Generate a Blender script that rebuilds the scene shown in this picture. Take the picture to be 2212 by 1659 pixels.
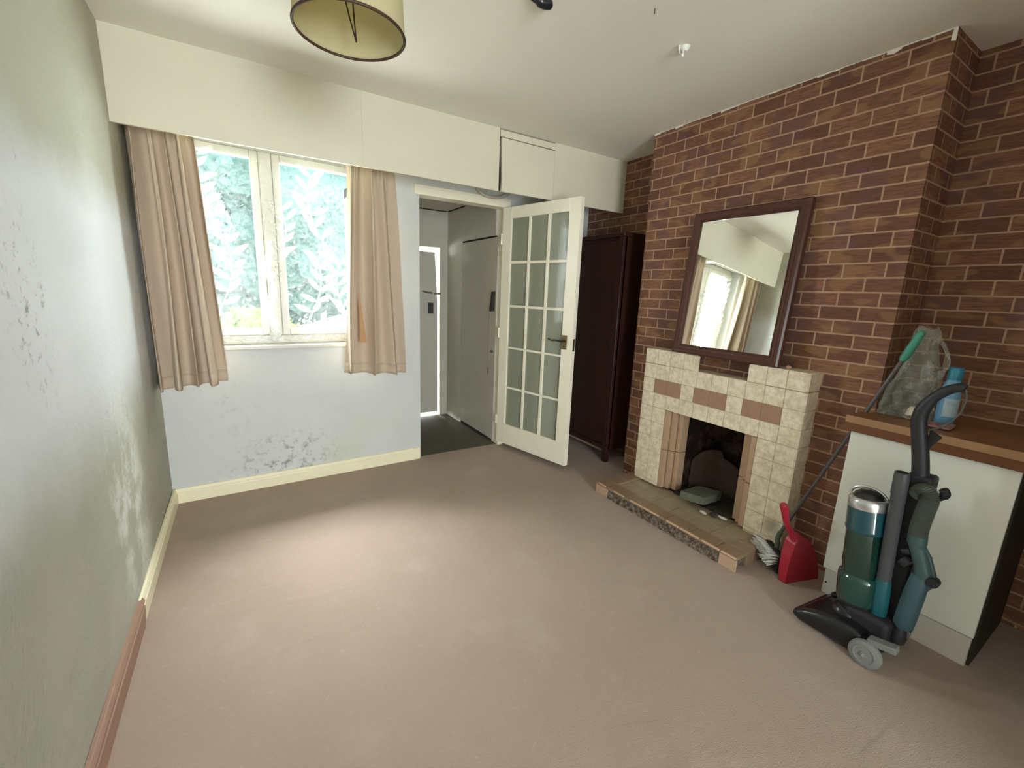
import bpy, bmesh, math, random
from mathutils import Vector, Matrix, noise
random.seed(7)
for o in list(bpy.data.objects): bpy.data.objects.remove(o)
C = bpy.context.scene.collection
SC = bpy.context.scene
V = Vector

# ------------------------------------------------------------------ camera
YAW, PITCH, ROLL = math.radians(-32.0219), math.radians(-11.8558), math.radians(2.2135)
CAM = V((0.4378, -3.1668, 1.326)); FPX = 932.24
fwd = V((-math.sin(YAW)*math.cos(PITCH), math.cos(YAW)*math.cos(PITCH), math.sin(PITCH)))
rt = V((math.cos(YAW), math.sin(YAW), 0)); up = rt.cross(fwd)
r2 = rt*math.cos(ROLL)+up*math.sin(ROLL); u2 = up*math.cos(ROLL)-rt*math.sin(ROLL)
cd = bpy.data.cameras.new('camera'); cam = bpy.data.objects.new('camera', cd); C.objects.link(cam)
cam.matrix_world = Matrix(((r2.x, u2.x, -fwd.x, CAM.x), (r2.y, u2.y, -fwd.y, CAM.y), (r2.z, u2.z, -fwd.z, CAM.z), (0, 0, 0, 1)))
cd.sensor_width = 36; cd.sensor_fit = 'HORIZONTAL'; cd.lens = FPX/2212*36; cd.clip_start = .02
SC.camera = cam

# ------------------------------------------------------------------ sky, exposure
SC.view_settings.view_transform = 'Standard'; SC.view_settings.look = 'None'
SC.view_settings.gamma = 1; SC.view_settings.use_curve_mapping = False
SC.view_settings.exposure = 2.45
SKY = 16.0; GLOW = 3.0
w = bpy.data.worlds.new('overcast_sky'); SC.world = w; w.use_nodes = True
nt = w.node_tree; nt.nodes.clear()
wo = nt.nodes.new('ShaderNodeOutputWorld'); bg = nt.nodes.new('ShaderNodeBackground')
tc = nt.nodes.new('ShaderNodeTexCoord'); sx = nt.nodes.new('ShaderNodeSeparateXYZ')
mr = nt.nodes.new('ShaderNodeMapRange'); mr.inputs[1].default_value = .50; mr.inputs[2].default_value = .98
mr.inputs[3].default_value = .38*SKY; mr.inputs[4].default_value = SKY
nt.links.new(tc.outputs['Generated'], sx.inputs[0]); nt.links.new(sx.outputs[2], mr.inputs[0])
# the cloud is brightest where the hidden sun stands, to the left of the house
dp_ = nt.nodes.new('ShaderNodeVectorMath'); dp_.operation = 'DOT_PRODUCT'; dp_.inputs[1].default_value = V((-.22, .45, .86)).normalized()
nt.links.new(tc.outputs['Generated'], dp_.inputs[0])
gl_ = nt.nodes.new('ShaderNodeMapRange'); gl_.interpolation_type = 'SMOOTHSTEP'
gl_.inputs[1].default_value = .86; gl_.inputs[2].default_value = 1.0; gl_.inputs[3].default_value = 0; gl_.inputs[4].default_value = GLOW
nt.links.new(dp_.outputs['Value'], gl_.inputs[0])
ad_ = nt.nodes.new('ShaderNodeMath'); ad_.operation = 'ADD'; nt.links.new(mr.outputs[0], ad_.inputs[0]); nt.links.new(gl_.outputs[0], ad_.inputs[1])
nt.links.new(ad_.outputs[0], bg.inputs[1]); bg.inputs[0].default_value = (.93, .965, 1.0, 1)
nt.links.new(bg.outputs[0], wo.inputs[0])
SC.cycles.use_denoising = True
SC.cycles.use_adaptive_sampling = True; SC.cycles.adaptive_threshold = .02
SC.cycles.max_bounces = 10; SC.cycles.diffuse_bounces = 7; SC.cycles.transparent_max_bounces = 16
SC.cycles.sample_clamp_indirect = 6
# daylight portal just outside the window opening (guides sampling of the sky, gives no light of its own)
def portal(name, loc, sx_, sy_, rot):
    ld = bpy.data.lights.new(name, 'AREA'); ld.shape = 'RECTANGLE'; ld.size = sx_; ld.size_y = sy_
    ld.cycles.is_portal = True
    lo = bpy.data.objects.new(name, ld); C.objects.link(lo); lo.location = loc; lo.rotation_euler = rot
    return lo
portal('added_window_portal', (.675, -6.51, 1.07), 1.15, 1.9, (math.radians(90), 0, 0))  # serves the added unseen window
portal('window_portal', (.66, .20, 1.55), 1.12, 1.25, (math.radians(-90), 0, 0))

# ------------------------------------------------------------------ materials
MATS = {}
class N:
    def __init__(s, name, rough=.6, spec=.3, metal=0.0):
        s.m = bpy.data.materials.new(name); s.m.use_nodes = True; s.t = s.m.node_tree
        s.b = s.t.nodes['Principled BSDF']; s.o = s.t.nodes['Material Output']
        s.b.inputs['Roughness'].default_value = rough; s.b.inputs['Metallic'].default_value = metal
        s.b.inputs['Specular IOR Level'].default_value = spec
        MATS[name] = s.m
    def n(s, t, **k):
        x = s.t.nodes.new('ShaderNode'+t)
        for a, v in k.items(): setattr(x, a, v)
        return x
    def l(s, a, b): s.t.links.new(a, b)
    def pos(s, scale=(1, 1, 1), off=(0, 0, 0)):
        g = s.n('NewGeometry'); mp = s.n('Mapping'); mp.inputs['Scale'].default_value = scale; mp.inputs['Location'].default_value = off
        s.l(g.outputs['Position'], mp.inputs['Vector']); return mp.outputs[0]
    def noise(s, sc, det=4, rough=.55, vec=None, dist=0):
        x = s.n('TexNoise'); x.inputs['Scale'].default_value = sc; x.inputs['Detail'].default_value = det
        x.inputs['Roughness'].default_value = rough; x.inputs['Distortion'].default_value = dist
        s.l(vec if vec else s.pos(), x.inputs['Vector']); return x.outputs['Fac']
    def ramp(s, fac, a, b):
        x = s.n('MapRange'); x.inputs[1].default_value = a; x.inputs[2].default_value = b; x.interpolation_type = 'SMOOTHSTEP'
        s.l(fac, x.inputs[0]); return x.outputs[0]
    def mix(s, fac, a, b):
        x = s.n('Mix', data_type='RGBA')
        for i, v in ((0, fac), (6, a), (7, b)):
            if isinstance(v, (int, float)): x.inputs[i].default_value = v
            elif isinstance(v, tuple): x.inputs[i].default_value = (*v, 1)
            else: s.l(v, x.inputs[i])
        return x.outputs[2]
    def math(s, op, a, b=0.0, clamp=False):
        x = s.n('Math', operation=op, use_clamp=clamp)
        for i, v in ((0, a), (1, b)):
            if isinstance(v, (int, float)): x.inputs[i].default_value = v
            else: s.l(v, x.inputs[i])
        return x.outputs[0]
    def blob(s, c, r, soft=.5, sc=(1, 1, 1)):
        """1 inside an ellipsoid about c, falling to 0 outside"""
        g = s.n('NewGeometry'); a = s.n('VectorMath', operation='SUBTRACT'); a.inputs[1].default_value = c
        s.l(g.outputs['Position'], a.inputs[0]); m = s.n('VectorMath', operation='MULTIPLY'); m.inputs[1].default_value = sc
        s.l(a.outputs[0], m.inputs[0]); le = s.n('VectorMath', operation='LENGTH'); s.l(m.outputs[0], le.inputs[0])
        return s.ramp(le.outputs['Value'], r, r*(1-soft))
    def col(s, c):
        if isinstance(c, tuple): s.b.inputs['Base Color'].default_value = (*c, 1)
        else: s.l(c, s.b.inputs['Base Color'])
        return s
    def bump(s, h, st=.3, d=.01):
        x = s.n('Bump'); x.inputs['Strength'].default_value = st; x.inputs['Distance'].default_value = d
        s.l(h, x.inputs['Height']); s.l(x.outputs[0], s.b.inputs['Normal']); return s
def plain(name, c, rough=.6, spec=.3, metal=0, var=.12, sc=9, bump=0):
    k = N(name, rough, spec, metal)
    f = k.noise(sc)
    k.col(k.mix(f, tuple(x*(1-var) for x in c), tuple(min(1, x*(1+var)) for x in c)))
    if bump: k.bump(k.noise(sc*14, 3), bump, .004)
    return k.m

# left wall: blue-white damp plaster with mould specks, peeled pale patch low down, shade above and below the window light painted in
k = N('damp_plaster_shaded', .75, .25)
base = k.mix(k.noise(2.2, 5), (.68, .71, .735), (.82, .85, .89))
zz = k.n('SeparateXYZ'); g_ = k.n('NewGeometry'); k.l(g_.outputs['Position'], zz.inputs[0])
wob = k.math('ADD', zz.outputs[2], k.math('MULTIPLY', k.noise(3, 3), .18))
base = k.mix(k.ramp(wob, 1.62, 1.86), base, (.50, .50, .41))  # pelmet shade on the upper wall, put into the colour
base = k.mix(k.ramp(wob, 1.12, .72), base, k.mix(k.noise(3.5, 5), (.36, .36, .29), (.48, .48, .40)))  # dimmer lower wall below the window light, put into the colour
peel = k.math('MULTIPLY', k.blob((0, -1.02, .48), .52, .8, (1, 1.3, .8)), k.ramp(k.noise(4, 7, .68), .43, .60))
base = k.mix(k.math('MULTIPLY', peel, .75), base, (.80, .81, .76))
mm = k.math('MULTIPLY', k.blob((0, -1.66, 1.24), .30, .8, (1, 1.7, .9)), k.ramp(k.noise(26, 8, .72), .53, .66))
base = k.mix(k.math('MULTIPLY', mm, .8), base, (.20, .21, .19))
mm = k.math('MULTIPLY', k.blob((0, -1.60, 1.52), .26, .8, (1, 1.7, .9)), k.ramp(k.noise(34, 8, .75), .60, .68))
base = k.mix(k.math('MULTIPLY', mm, .5), base, (.30, .31, .29))
k.col(base).bump(k.math('ADD', k.noise(3, 6, .6), k.math('MULTIPLY', k.noise(60, 3), .12)), .45, .03)
# window wall: grey-blue, mould over the skirting
k = N('window_wall_plaster', .75, .25)
base = k.mix(k.noise(2.6, 5), (.56, .575, .57), (.68, .695, .69))
base = k.mix(k.ramp(k.noise(1.6, 2), .56, .7), base, (.62, .63, .57))
mm = k.math('MULTIPLY', k.blob((.62, -.03, .16), .34, .8, (.75, 1, 1.2)), k.ramp(k.noise(22, 8, .72), .5, .66))
base = k.mix(k.math('MULTIPLY', mm, .8), base, (.20, .21, .22))
mm = k.math('MULTIPLY', k.blob((.28, -.05, .60), .30, .8), k.ramp(k.noise(7, 7, .68), .50, .66))
base = k.mix(k.math('MULTIPLY', mm, .45), base, (.30, .31, .32))
k.col(base).bump(k.noise(28, 5), .25, .006)
plain('cream_paint', (.70, .66, .525), .5, .35, var=.05, sc=4, bump=.06)
plain('ceiling_paint', (.84, .81, .73), .85, .15, var=.06, sc=1.6, bump=.12)
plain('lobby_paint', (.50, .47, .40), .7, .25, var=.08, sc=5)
plain('skirting_gloss', (.90, .83, .60), .35, .5, var=.05, sc=8)
plain('door_gloss', (.88, .83, .68), .35, .5, var=.04, sc=8)
plain('white_gloss', (.60, .58, .53), .35, .5, var=.03)
plain('white_upvc', (.88, .89, .88), .3, .5, var=.02)
plain('dark_gap', (.03, .025, .02), .9, .1)
plain('raw_wood', (.45, .30, .22), .6, .3, var=.15, sc=30)
# bare brown primer on the skirting
k = N('brown_skirting', .55, .35)
k.col(k.mix(k.noise(1, 5, .6, k.pos((60, 3, 60))), (.27, .15, .10), (.42, .26, .19))); k.bump(k.noise(1, 4, .6, k.pos((80, 4, 80))), .3, .004)
# carpet
k = N('carpet', .95, .05)
f1 = k.noise(1.5, 5, .6); f2 = k.noise(260, 2); f3 = k.noise(34, 4, .7)
c1 = k.mix(f1, (.33, .24, .185), (.44, .335, .268))
c1 = k.mix(k.math('MULTIPLY', k.ramp(k.noise(2.6, 4, .6, k.pos((1, 1, 1), (3, 1, 0))), .55, .75), .35), c1, (.49, .41, .35))
c1 = k.mix(k.math('MULTIPLY', f2, .45), c1, (.30, .22, .175))
k.col(k.mix(k.math('MULTIPLY', k.ramp(f3, .55, .8), .2), c1, (.60, .50, .43)))
cr = k.ramp(k.noise(1, 3, .5, k.pos((1.2, 4.5, 1), (2, 5, 0)), 1.2), .63, .70)
k.bump(k.math('ADD', k.math('ADD', f2, k.math('MULTIPLY', f1, 1.5)), k.math('MULTIPLY', cr, .5)), .5, .006); k.b.inputs['Sheen Weight'].default_value = .25
# dark vinyl lobby floor
k = N('dark_vinyl', .75, .12)
k.col(k.mix(k.noise(7, 6, .65), (.075, .065, .045), (.15, .13, .095)))
# brick wallpaper
def brick(name, dark=1.0):
    k = N(name, .75, .2)
    g = k.n('NewGeometry'); s = k.n('SeparateXYZ'); k.l(g.outputs['Position'], s.inputs[0])
    u = k.math('SUBTRACT', s.outputs[0], s.outputs[1]); v = k.math('SUBTRACT', s.outputs[2], .0209-.0652)
    wob = k.noise(40, 2)
    v = k.math('ADD', v, k.math('MULTIPLY', wob, .004)); v = k.math('SUBTRACT', v, .002)
    cb = k.n('CombineXYZ'); k.l(u, cb.inputs[0]); k.l(v, cb.inputs[1])
    b = k.n('TexBrick'); b.offset = .42; b.offset_frequency = 2; b.squash = 1
    b.inputs['Scale'].default_value = 1; b.inputs['Brick Width'].default_value = .163; b.inputs['Row Height'].default_value = .0652
    b.inputs['Mortar Size'].default_value = .0042; b.inputs['Mortar Smooth'].default_value = .25; b.inputs['Bias'].default_value = -.1
    b.inputs['Color1'].default_value = (.30, .145, .088, 1); b.inputs['Color2'].default_value = (.155, .070, .048, 1)
    b.inputs['Mortar'].default_value = (.47, .31, .205, 1)
    k.l(cb.outputs[0], b.inputs['Vector'])
    st = k.noise(1, 5, .7, k.pos((14, 14, 150)))
    c = k.mix(k.math('MULTIPLY', k.ramp(st, .40, .62), .55), b.outputs['Color'], k.mix(b.outputs['Fac'], (.10, .045, .028), (.40, .24, .15)))
    # some bricks violet-grey
    c = k.mix(k.math('MULTIPLY', k.ramp(k.noise(5.3, 1), .54, .62), .6), c, k.mix(b.outputs['Fac'], (.16, .085, .08), (.46, .29, .19)))
    c = k.mix(k.math('MULTIPLY', k.ramp(k.noise(7.1, 1, .5, k.pos((1, 1, 2.2), (4, 1, 2))), .56, .64), .45), c, k.mix(b.outputs['Fac'], (.34, .19, .085), (.47, .31, .20)))
    k.col(c).bump(k.math('ADD', k.math('MULTIPLY', b.outputs['Fac'], -.6), k.math('MULTIPLY', st, .35)), .35, .006)
    return k.m
brick('brick_wallpaper')
# mottled cream tile
k = N('cream_tile', .28, .5)
f = k.noise(30, 6, .7); f2 = k.noise(3, 3)
c = k.mix(k.ramp(f, .35, .65), (.64, .545, .385), (.86, .77, .60))
c = k.mix(k.math('MULTIPLY', k.ramp(k.noise(90, 4, .7), .62, .75), .5), c, (.34, .28, .18))
c = k.mix(k.math('MULTIPLY', k.ramp(f2, .5, .8), .25), c, (.50, .43, .30))
st = k.math('MULTIPLY', k.blob((2.74, -2.13, .17), .06, .8), .55); c = k.mix(st, c, (.16, .12, .07))
k.col(c).bump(f, .1, .003)
plain('grout', (.52, .44, .31), .9, .1)
plain('pink_tile', (.36, .205, .14), .35, .45, var=.12, sc=25)
plain('pale_pink_tile', (.46, .31, .20), .35, .45, var=.12, sc=25)
plain('hearth_rim_tile', (.27, .18, .11), .35, .4, var=.2, sc=14)
plain('hearth_tile', (.34, .27, .17), .35, .4, var=.2, sc=14)
plain('tile_edge', (.62, .40, .27), .45, .4, var=.1)
k = N('rubble', .9, .1)
k.col(k.mix(k.ramp(k.noise(45, 6, .8), .35, .65), (.09, .065, .045), (.40, .32, .24))).bump(k.noise(50, 6, .8), 1, .02)
k = N('soot_brick', .9, .1)
k.col(k.mix(k.ramp(k.noise(9, 6, .7), .4, .7), (.012, .007, .006), (.060, .033, .023))).bump(k.noise(30, 5), .6, .01)
plain('fire_clay', (.060, .042, .030), .9, .1, var=.35, sc=12, bump=.4)
plain('concrete', (.13, .135, .10), .9, .1, var=.2, sc=18, bump=.4)
plain('ash', (.06, .05, .04), .95, .05, var=.5, sc=40, bump=.8)
plain('pale_debris', (.55, .50, .42), .8, .1)
# dark woods
def wood(name, a, b, rough=.35, axis=(40, 40, 2)):
    k = N(name, rough, .4); k.col(k.mix(k.noise(1, 6, .6, k.pos(axis), 1.5), a, b)); return k.m
wood('mahogany', (.022, .007, .005), (.060, .020, .013), .38)
wood('mirror_frame_wood', (.045, .016, .011), (.12, .045, .030), .3, (30, 30, 30))
wood('worktop_wood', (.15, .065, .025), (.27, .13, .055), .4, (40, 3, 40))
wood('worktop_lip_wood', (.30, .16, .075), (.42, .24, .12), .4, (60, 3, 60))
wood('worktop_dark_lip', (.13, .045, .018), (.20, .08, .03), .4, (60, 3, 60))
plain('white_laminate', (.80, .81, .72), .4, .4, var=.02, sc=2)
plain('plinth_laminate', (.62, .60, .54), .5, .3, var=.06)
plain('dark_panel', (.035, .028, .02), .6, .2)
# curtains
def cloth(name, c, trans, tcol):
    k = N(name, .9, .1); f = k.noise(1, 4, .6, k.pos((220, 220, 120)))
    k.col(k.mix(f, tuple(x*.86 for x in c), tuple(min(1, x*1.1) for x in c))); k.bump(f, .3, .003)
    tr = k.n('BsdfTranslucent'); tr.inputs[0].default_value = (*tcol, 1); mx = k.n('MixShader'); mx.inputs[0].default_value = trans
    k.l(k.b.outputs[0], mx.inputs[1]); k.l(tr.outputs[0], mx.inputs[2]); k.l(mx.outputs[0], k.o.inputs[0]); return k.m
cloth('curtain_cloth', (.60, .49, .375), .06, (.8, .5, .3))
cloth('curtain_backlit', (.62, .42, .24), .35, (1, .55, .18))  # orange copy of the cloth, backlight put into its colour
# lace
def lace(name, alpha, sc=None):
    k = N(name, .9, .05)
    k.col((.9, .93, .93)); tr = k.n('BsdfTranslucent'); tr.inputs[0].default_value = (.92, .96, .95, 1)
    mx = k.n('MixShader'); mx.inputs[0].default_value = .6; k.l(k.b.outputs[0], mx.inputs[1]); k.l(tr.outputs[0], mx.inputs[2])
    tp = k.n('BsdfTransparent'); m2 = k.n('MixShader')
    f = k.noise(60, 4, .7); a = k.math('MULTIPLY', k.ramp(f, .3, .7), .09); a = k.math('ADD', a, alpha, True)
    k.l(a, m2.inputs[0]); k.l(tp.outputs[0], m2.inputs[1]); k.l(mx.outputs[0], m2.inputs[2]); k.l(m2.outputs[0], k.o.inputs[0]); return k.m
lace('net_lace', .012); lace('lace_leaf', .22)
# glass
def glass(name, tint, alpha=.12):
    k = N(name, .05, .5); gl = k.n('BsdfGlossy'); gl.inputs['Roughness'].default_value = .03
    tp = k.n('BsdfTransparent'); tp.inputs[0].default_value = (*tint, 1); fr = k.n('Fresnel'); fr.inputs[0].default_value = 1.12
    mx = k.n('MixShader'); k.l(fr.outputs[0], mx.inputs[0]); k.l(tp.outputs[0], mx.inputs[1]); k.l(gl.outputs[0], mx.inputs[2])
    k.l(mx.outputs[0], k.o.inputs[0]); return k.m
glass('window_glass', (.97, 1, .99))
k = N('door_glass', .12, .5)   # greenish obscured glass
k.col((.44, .44, .35)); gl = k.n('BsdfTransparent'); gl.inputs[0].default_value = (.72, .78, .70, 1); mx = k.n('MixShader'); mx.inputs[0].default_value = .45
k.bump(k.noise(16, 2), .12, .01)
k.l(k.b.outputs[0], mx.inputs[1]); k.l(gl.outputs[0], mx.inputs[2]); k.l(mx.outputs[0], k.o.inputs[0])
k = N('mirror_silver', .015, .5, 1.0); k.col((.90, .93, .90))
# lamp shade
cloth('shade_cloth', (.66, .60, .40), .35, (.9, .82, .50))
plain('brown_trim', (.07, .035, .022), .5, .3)
plain('dark_wire', (.06, .03, .02), .4, .5, .5)
plain('brass_aged', (.22, .15, .08), .4, .5, .9, var=.3, sc=30)
plain('iron_dark', (.06, .055, .05), .45, .5, .7)
plain('chain_metal', (.25, .24, .21), .35, .5, .9)
plain('white_plastic', (.78, .77, .72), .45, .4)
plain('black_plastic', (.012, .012, .013), .22, .5)
plain('black_matt_plastic', (.022, .022, .024), .55, .3)
plain('charcoal_metal', (.016, .016, .019), .5, .5)
plain('grey_tube', (.065, .068, .072), .45, .4, var=.1)
plain('grey_wheel', (.19, .195, .18), .55, .3)
plain('chrome_plastic', (.68, .69, .69), .18, .6, .85)
k = N('green_tank', .1, .6); k.col(k.mix(k.noise(12, 3), (.002, .022, .015), (.004, .040, .027))); k.b.inputs['Coat Weight'].default_value = .6
k = N('green_cup', .12, .6); k.col((.006, .048, .038)); k.b.inputs['Coat Weight'].default_value = .6
k = N('teal_collar', .12, .6); k.col(k.mix(k.noise(10, 2), (.006, .050, .068), (.009, .070, .088))); k.b.inputs['Coat Weight'].default_value = .6
plain('teal_plastic', (.010, .095, .115), .35, .5)
plain('hose_teal', (.045, .085, .083), .5, .4)
plain('hose_grey', (.085, .098, .075), .5, .4)
plain('tool_teal', (.045, .090, .105), .45, .4)
k = N('red_plastic', .35, .5); k.col(k.mix(k.noise(12), (.33, .012, .028), (.42, .020, .040)))
plain('broom_grey', (.10, .09, .088), .35, .5, .2)
plain('broom_green', (.075, .10, .06), .5, .3)
plain('bristle_white', (.72, .72, .68), .6, .2)
plain('bristle_dark', (.03, .028, .026), .8, .1)
plain('mint_grip', (.06, .30, .21), .45, .4)
plain('blue_bottle', (.13, .30, .46), .35, .4, var=.12, sc=20)
plain('teal_cap', (.035, .22, .30), .35, .4)
plain('bottle_label', (.35, .45, .50), .5, .3, var=.4, sc=60)
plain('pink_cloth', (.30, .16, .16), .9, .1)
plain('cream_paper', (.62, .56, .42), .7, .2)
k = N('clear_bag', .25, .5); k.col((.55, .56, .50)); tp = k.n('BsdfTransparent'); tp.inputs[0].default_value = (.92, .93, .88, 1); mx = k.n('MixShader')
k.l(k.math('ADD', k.math('MULTIPLY', k.ramp(k.noise(18, 5, .7), .45, .75), .35), .22), mx.inputs[0]); k.bump(k.noise(25, 5, .7), .9, .02)
k.l(tp.outputs[0], mx.inputs[1]); k.l(k.b.outputs[0], mx.inputs[2]); k.l(mx.outputs[0], k.o.inputs[0])
# outdoors
plain('lawn', (.05, .075, .03), .9, .1, var=.4, sc=3)
plain('paving', (.55, .53, .48), .8, .2, var=.15)
plain('foliage_blue', (.016, .029, .026), .9, .0, var=.45, sc=5)
plain('foliage_lime', (.03, .045, .010), .9, .0, var=.4, sc=6)
plain('bark', (.22, .19, .15), .9, .1)
plain('render_white', (.85, .85, .83), .8, .2)
plain('sticker_black', (.015, .015, .015), .5, .3)

# ------------------------------------------------------------------ mesh helpers
def box(bm, lo, hi, M=None):
    r = bmesh.ops.create_cube(bm, size=1)['verts']
    lo, hi = V(lo), V(hi); c = (lo+hi)/2; d = hi-lo
    for v in r:
        v.co = V((v.co.x*d.x, v.co.y*d.y, v.co.z*d.z))+c
        if M: v.co = M @ v.co
    return r
def hexa(bm, pts):
    """8 points: bottom 4 (ccw), top 4"""
    vs = [bm.verts.new(p) for p in pts]
    for f in ((3, 2, 1, 0), (4, 5, 6, 7), (0, 1, 5, 4), (1, 2, 6, 5), (2, 3, 7, 6), (3, 0, 4, 7)): bm.faces.new([vs[i] for i in f])
def tube(bm, pts, r, n=12, cap=True, closed=False):
    pts = [V(p) for p in pts]; N_ = len(pts)
    rs = r if isinstance(r, (list, tuple)) else [r]*N_
    rings = []; pn = None
    for i, p in enumerate(pts):
        a = pts[(i-1) % N_] if (closed or i > 0) else pts[i]; b = pts[(i+1) % N_] if (closed or i < N_-1) else pts[i]
        t = (b-a).normalized()
        if pn is None: pn = t.orthogonal().normalized()
        pn = (pn - t*pn.dot(t)).normalized(); bn = t.cross(pn)
        rings.append([bm.verts.new(p+(pn*math.cos(2*math.pi*j/n)+bn*math.sin(2*math.pi*j/n))*rs[i]) for j in range(n)])
    for i in range(N_ if closed else N_-1):
        A, B = rings[i], rings[(i+1) % N_]
        for j in range(n): bm.faces.new((A[j], A[(j+1) % n], B[(j+1) % n], B[j]))
    if cap and not closed:
        bm.faces.new(rings[0][::-1]); bm.faces.new(rings[-1])
def smooth_path(pts, k=6):
    P = [V(p) for p in pts]; out = []
    for i in range(len(P)-1):
        p0 = P[max(i-1, 0)]; p1 = P[i]; p2 = P[i+1]; p3 = P[min(i+2, len(P)-1)]
        for j in range(k):
            t = j/k
            out.append(.5*((2*p1)+(p2-p0)*t+(2*p0-5*p1+4*p2-p3)*t*t+(3*p1-p0-3*p2+p3)*t**3))
    out.append(P[-1]); return out
def lathe(bm, prof, c=(0, 0, 0), axis=(0, 0, 1), n=32, sx=1, sy=1):
    ax = V(axis).normalized(); M = V((0, 0, 1)).rotation_difference(ax).to_matrix(); c = V(c); rings = []
    for r, z in prof:
        if r < 1e-6: rings.append([bm.verts.new(c+M @ V((0, 0, z)))])
        else: rings.append([bm.verts.new(c+M @ V((r*sx*math.cos(2*math.pi*j/n), r*sy*math.sin(2*math.pi*j/n), z))) for j in range(n)])
    for A, B in zip(rings, rings[1:]):
        if len(A) == 1 and len(B) == 1: continue
        for j in range(n):
            k2 = (j+1) % n
            if len(A) == 1: bm.faces.new((A[0], B[k2], B[j]))
            elif len(B) == 1: bm.faces.new((A[j], A[k2], B[0]))
            else: bm.faces.new((A[j], A[k2], B[k2], B[j]))
def grid(bm, fn, nu, nv):
    g = [[bm.verts.new(fn(i/nu, j/nv)) for j in range(nv+1)] for i in range(nu+1)]
    for i in range(nu):
        for j in range(nv): bm.faces.new((g[i][j], g[i+1][j], g[i+1][j+1], g[i][j+1]))
    return g
def extrude(bm, poly, off):
    """closed polygon of 3D points pushed by vector off"""
    off = V(off); a = [bm.verts.new(p) for p in poly]; b = [bm.verts.new(V(p)+off) for p in poly]; n = len(poly)
    bm.faces.new(a[::-1]); bm.faces.new(b)
    for i in range(n): bm.faces.new((a[i], a[(i+1) % n], b[(i+1) % n], b[i]))
class B:
    def __enter__(s): s.bm = bmesh.new(); return s.bm
    def __exit__(s, *a): pass
def obj(name, bm, mat, parent=None, smooth=False, bevel=0, solid=0, seg=2, sub=0):
    bmesh.ops.recalc_face_normals(bm, faces=bm.faces)
    me = bpy.data.meshes.new(name); bm.to_mesh(me); bm.free()
    for m in (mat if isinstance(mat, list) else [mat]): me.materials.append(MATS[m])
    o = bpy.data.objects.new(name, me); C.objects.link(o)
    if smooth:
        for p in me.polygons: p.use_smooth = True
    if solid:
        md = o.modifiers.new('thickness', 'SOLIDIFY'); md.thickness = solid; md.offset = 0
    if bevel:
        md = o.modifiers.new('bevel', 'BEVEL'); md.width = bevel; md.segments = seg; md.limit_method = 'ANGLE'; md.angle_limit = math.radians(40)
        if not smooth:
            for p in me.polygons: p.use_smooth = True
            me.set_sharp_from_angle(angle=math.radians(35))
    elif smooth: me.set_sharp_from_angle(angle=math.radians(50))
    if sub:
        md = o.modifiers.new('smooth', 'SUBSURF'); md.levels = sub; md.render_levels = sub
    if parent:
        o.parent = parent
        P = Matrix.Translation(parent.location) if parent.type == 'EMPTY' else Matrix()
        o.matrix_parent_inverse = P.inverted()
    return o
def tag(o, label=None, cat=None, group=None, kind=None):
    if label: o['label'] = label
    if cat: o['category'] = cat
    if group: o['group'] = group
    if kind: o['kind'] = kind
    return o
def thing(name, label, cat, loc, kind=None, group=None):
    o = bpy.data.objects.new(name, None); o.empty_display_size = .05; C.objects.link(o); o.location = loc
    return tag(o, label, cat, group, kind)
def quick(name, mat, parent, fn, **k):
    bm = bmesh.new(); fn(bm); return obj(name, bm, mat, parent, **k)
def boxes(name, mat, parent, lst, **k):
    bm = bmesh.new()
    for lo, hi in lst: box(bm, lo, hi)
    return obj(name, bm, mat, parent, **k)
def struct(o, label, cat): return tag(o, label, cat, None, 'structure')

H = 2.394; XA = 3.163; XC = 2.8616; YC1, YC2 = -.9648, -2.423; PD = -.426; YB = -6.4
SK = lambda x: .0374*(x-1.557) if x < 1.557 else 0   # the window wall runs very slightly out of square
def shear(bm):
    for v in bm.verts: v.co.y += SK(v.co.x)

# ------------------------------------------------------------------ setting
o = boxes('floor', 'carpet', None, [((-.1, YB-.1, -.12), (XA+.1, .02, 0))]); struct(o, 'worn beige pink carpet over the whole room', 'floor')
bm = bmesh.new()
# lobby floor in two strips, the threshold strip a little higher
box(bm, (1.35, .02, -.12), (2.75, .28, .004)); box(bm, (1.35, .28, -.12), (2.75, 1.22, -.006))
o = obj('floor', bm, 'dark_vinyl'); struct(o, 'dark brown vinyl floor of the small lobby beyond the doorway', 'floor')
o = boxes('ceiling', 'ceiling_paint', None, [((-.1, YB-.1, H), (XA+.1, .3, H+.12))]); struct(o, 'cream white painted ceiling of the room', 'ceiling')
bm = bmesh.new(); grid(bm, lambda u, v: V((0+.006*noise.noise(V((u*7, v*4, 1)))+.0, YB+u*(-YB+.3), v*H)), 120, 60)
box(bm, (-.12, YB-.1, 0), (-.02, .3, H))
o = obj('wall_left', bm, 'damp_plaster_shaded', smooth=True); struct(o, 'damp stained grey white plaster wall on the left with mould specks and shade painted in', 'wall')
# window wall with the window and door openings
WX0, WX1, WZ0, WZ1 = .12, 1.22, .945, 2.16
DX0, DX1, DZ = 1.575, 2.285, 1.995
bm = bmesh.new()
for lo, hi in [((-.05, 0, 0), (WX0, .18, H)), ((WX0, 0, 0), (WX1, .18, WZ0)), ((WX0, 0, WZ1), (WX1, .18, H)), ((WX1, 0, 0), (DX0, .18, H)),
               ((DX0, 0, DZ), (DX1, .1, H)), ((DX1, 0, 0), (XA+.1, .1, H))]: box(bm, lo, hi)
shear(bm); o = obj('wall_window', bm, 'window_wall_plaster'); struct(o, 'grey blue plaster wall with the window and the open doorway', 'wall')
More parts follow.
